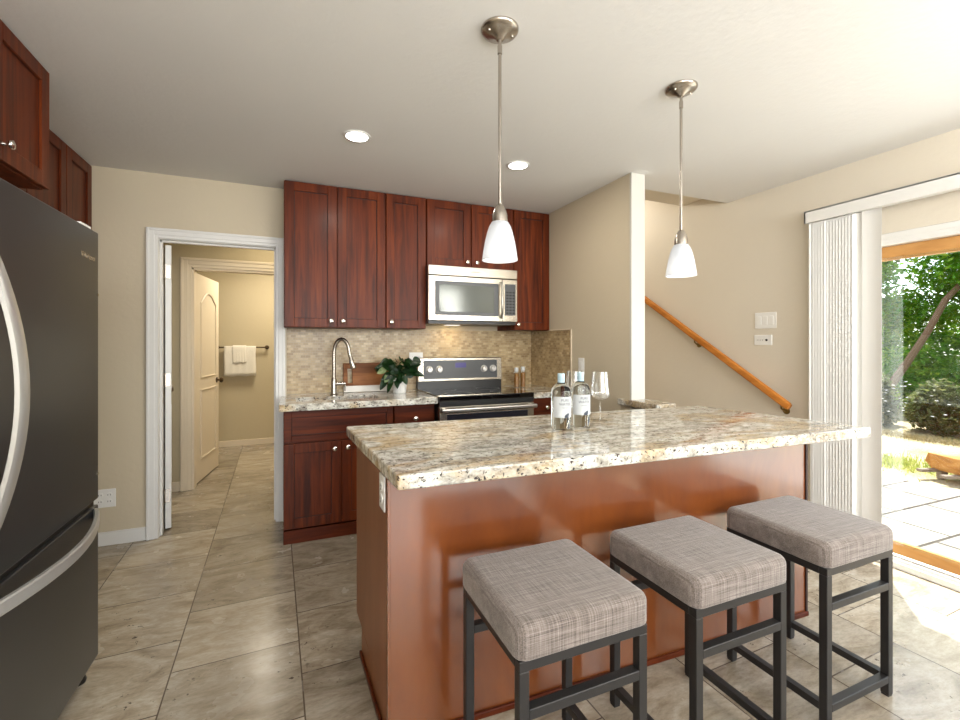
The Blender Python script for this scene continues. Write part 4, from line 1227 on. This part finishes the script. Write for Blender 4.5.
tree('leafy_tree', 'bright green leafy tree with a leaning brown branch beyond the patio door', (10.3, 5.0),
     [([(10.3, 5.0, GZ), (10.5, 4.9, .4), (10.84, 4.77, .88), (11.2, 4.6, 1.5), (11.54, 4.47, 2.13), (11.8, 4.36, 2.42), (12.3, 4.2, 3.4)], [.08, .075, .065, .06, .055, .05, .03])], cl, 'leaf_tree', 21, .06, n=3000)
for q, (bx_, by_) in enumerate(((16.6, 10.2), (16.9, 2.6))):
    cl = []
    for i in range(40): cl.append(((bx_ + rn.uniform(-1.2, 1.2), by_ + rn.uniform(-2.0, 2.0), rn.uniform(.2, 7.5)), (rn.uniform(.9, 1.5), rn.uniform(.9, 1.5), rn.uniform(.6, 1.0))))
    tree('background_tree', ['darker green tree behind the leafy tree, left side of the view outside', 'darker green tree behind the leafy tree, right side of the view outside'][q], (bx_, by_),
         [([(bx_, by_, GZ), (bx_ + .1, by_, 2.5), (bx_ - .1, by_ + .1, 5.5)], [.22, .18, .1])], cl, 'leaf_tree2', 31 + q, .13, n=1100)
shr = [(9.15, 6.1), (9.2, 5.3), (9.25, 4.5), (9.3, 3.7), (9.25, 2.9), (9.3, 2.1), (9.3, 1.3)]
names = ['first', 'second', 'third', 'fourth', 'fifth', 'sixth', 'last']
for i, (sx_, sy_) in enumerate(shr):
    cl = [((sx_ + rn.uniform(-.25, .25), sy_ + rn.uniform(-.2, .2), rn.uniform(.1, .6)), (.34, .22, .30)) for k in range(14)]
    s = tree('flowering_shrub', 'low grey-green shrub with white flowers at the lawn edge, ' + names[i] + ' from the left', (sx_, sy_), [([(sx_, sy_, GZ), (sx_, sy_, .3)], [.03, .02])], cl, 'leaf_shrub', 50 + i, .045, 'shrub', 'shrubs at the lawn edge', 2600)
    bm = bm_new()
    for k in range(26):
        p = Vector((rn.uniform(-.6, .1), rn.uniform(-.45, .45), rn.uniform(.30, .80)))
        add_lathe(bm, [(.0, .008), (.018, .0), (.020, .006), (0, -.004)], p, 6)
    obj('blossom', bm, 'petal', s)

# rustic log planter bench
bx_, by_ = Z_ = (5.45, 1.55)
t = thing('log_bench', 'small rustic honey-coloured log bench on grey runners at the patio edge', 'garden bench', (6.33, 2.25, GZ), math.radians(-23))
bm = bm_new()
prof = []
secs = []
for k in range(15):
    s_ = k / 14; x = -.30 + 1.0 * s_; zt_ = .265 - .045 * math.sin(PI * min(1, s_ * 1.2)); yy = .16
    lean_ = -.05 * (1 - s_)
    ring = [(x + .05 * (1 - s_), -yy, .10), (x - .01, -yy * 1.05, .18), (x, -yy * .9, zt_), (x, yy * .9, zt_), (x - .01, yy * 1.05, .18), (x + .05 * (1 - s_), yy, .10)]
    secs.append([bm.verts.new(p) for p in ring])
for i in range(14):
    for k in range(6): bm.faces.new((secs[i][k], secs[i][(k + 1) % 6], secs[i + 1][(k + 1) % 6], secs[i + 1][k]))
bm.faces.new(secs[0]); bm.faces.new(list(reversed(secs[-1]))); bmesh.ops.recalc_face_normals(bm, faces=bm.faces)
obj('seat', bm, 'log', t)
for s in (-1, 1):
    obj('runner', box((-.42, s * .12 - .03, .075), (.60, s * .12 + .03, .105), .006), 'grey_wood', t)
    for xx in (-.18, .35): obj('leg', box((xx - .035, s * .12 - .028, 0), (xx + .035, s * .12 + .028, .076), .004), 'grey_wood', t)
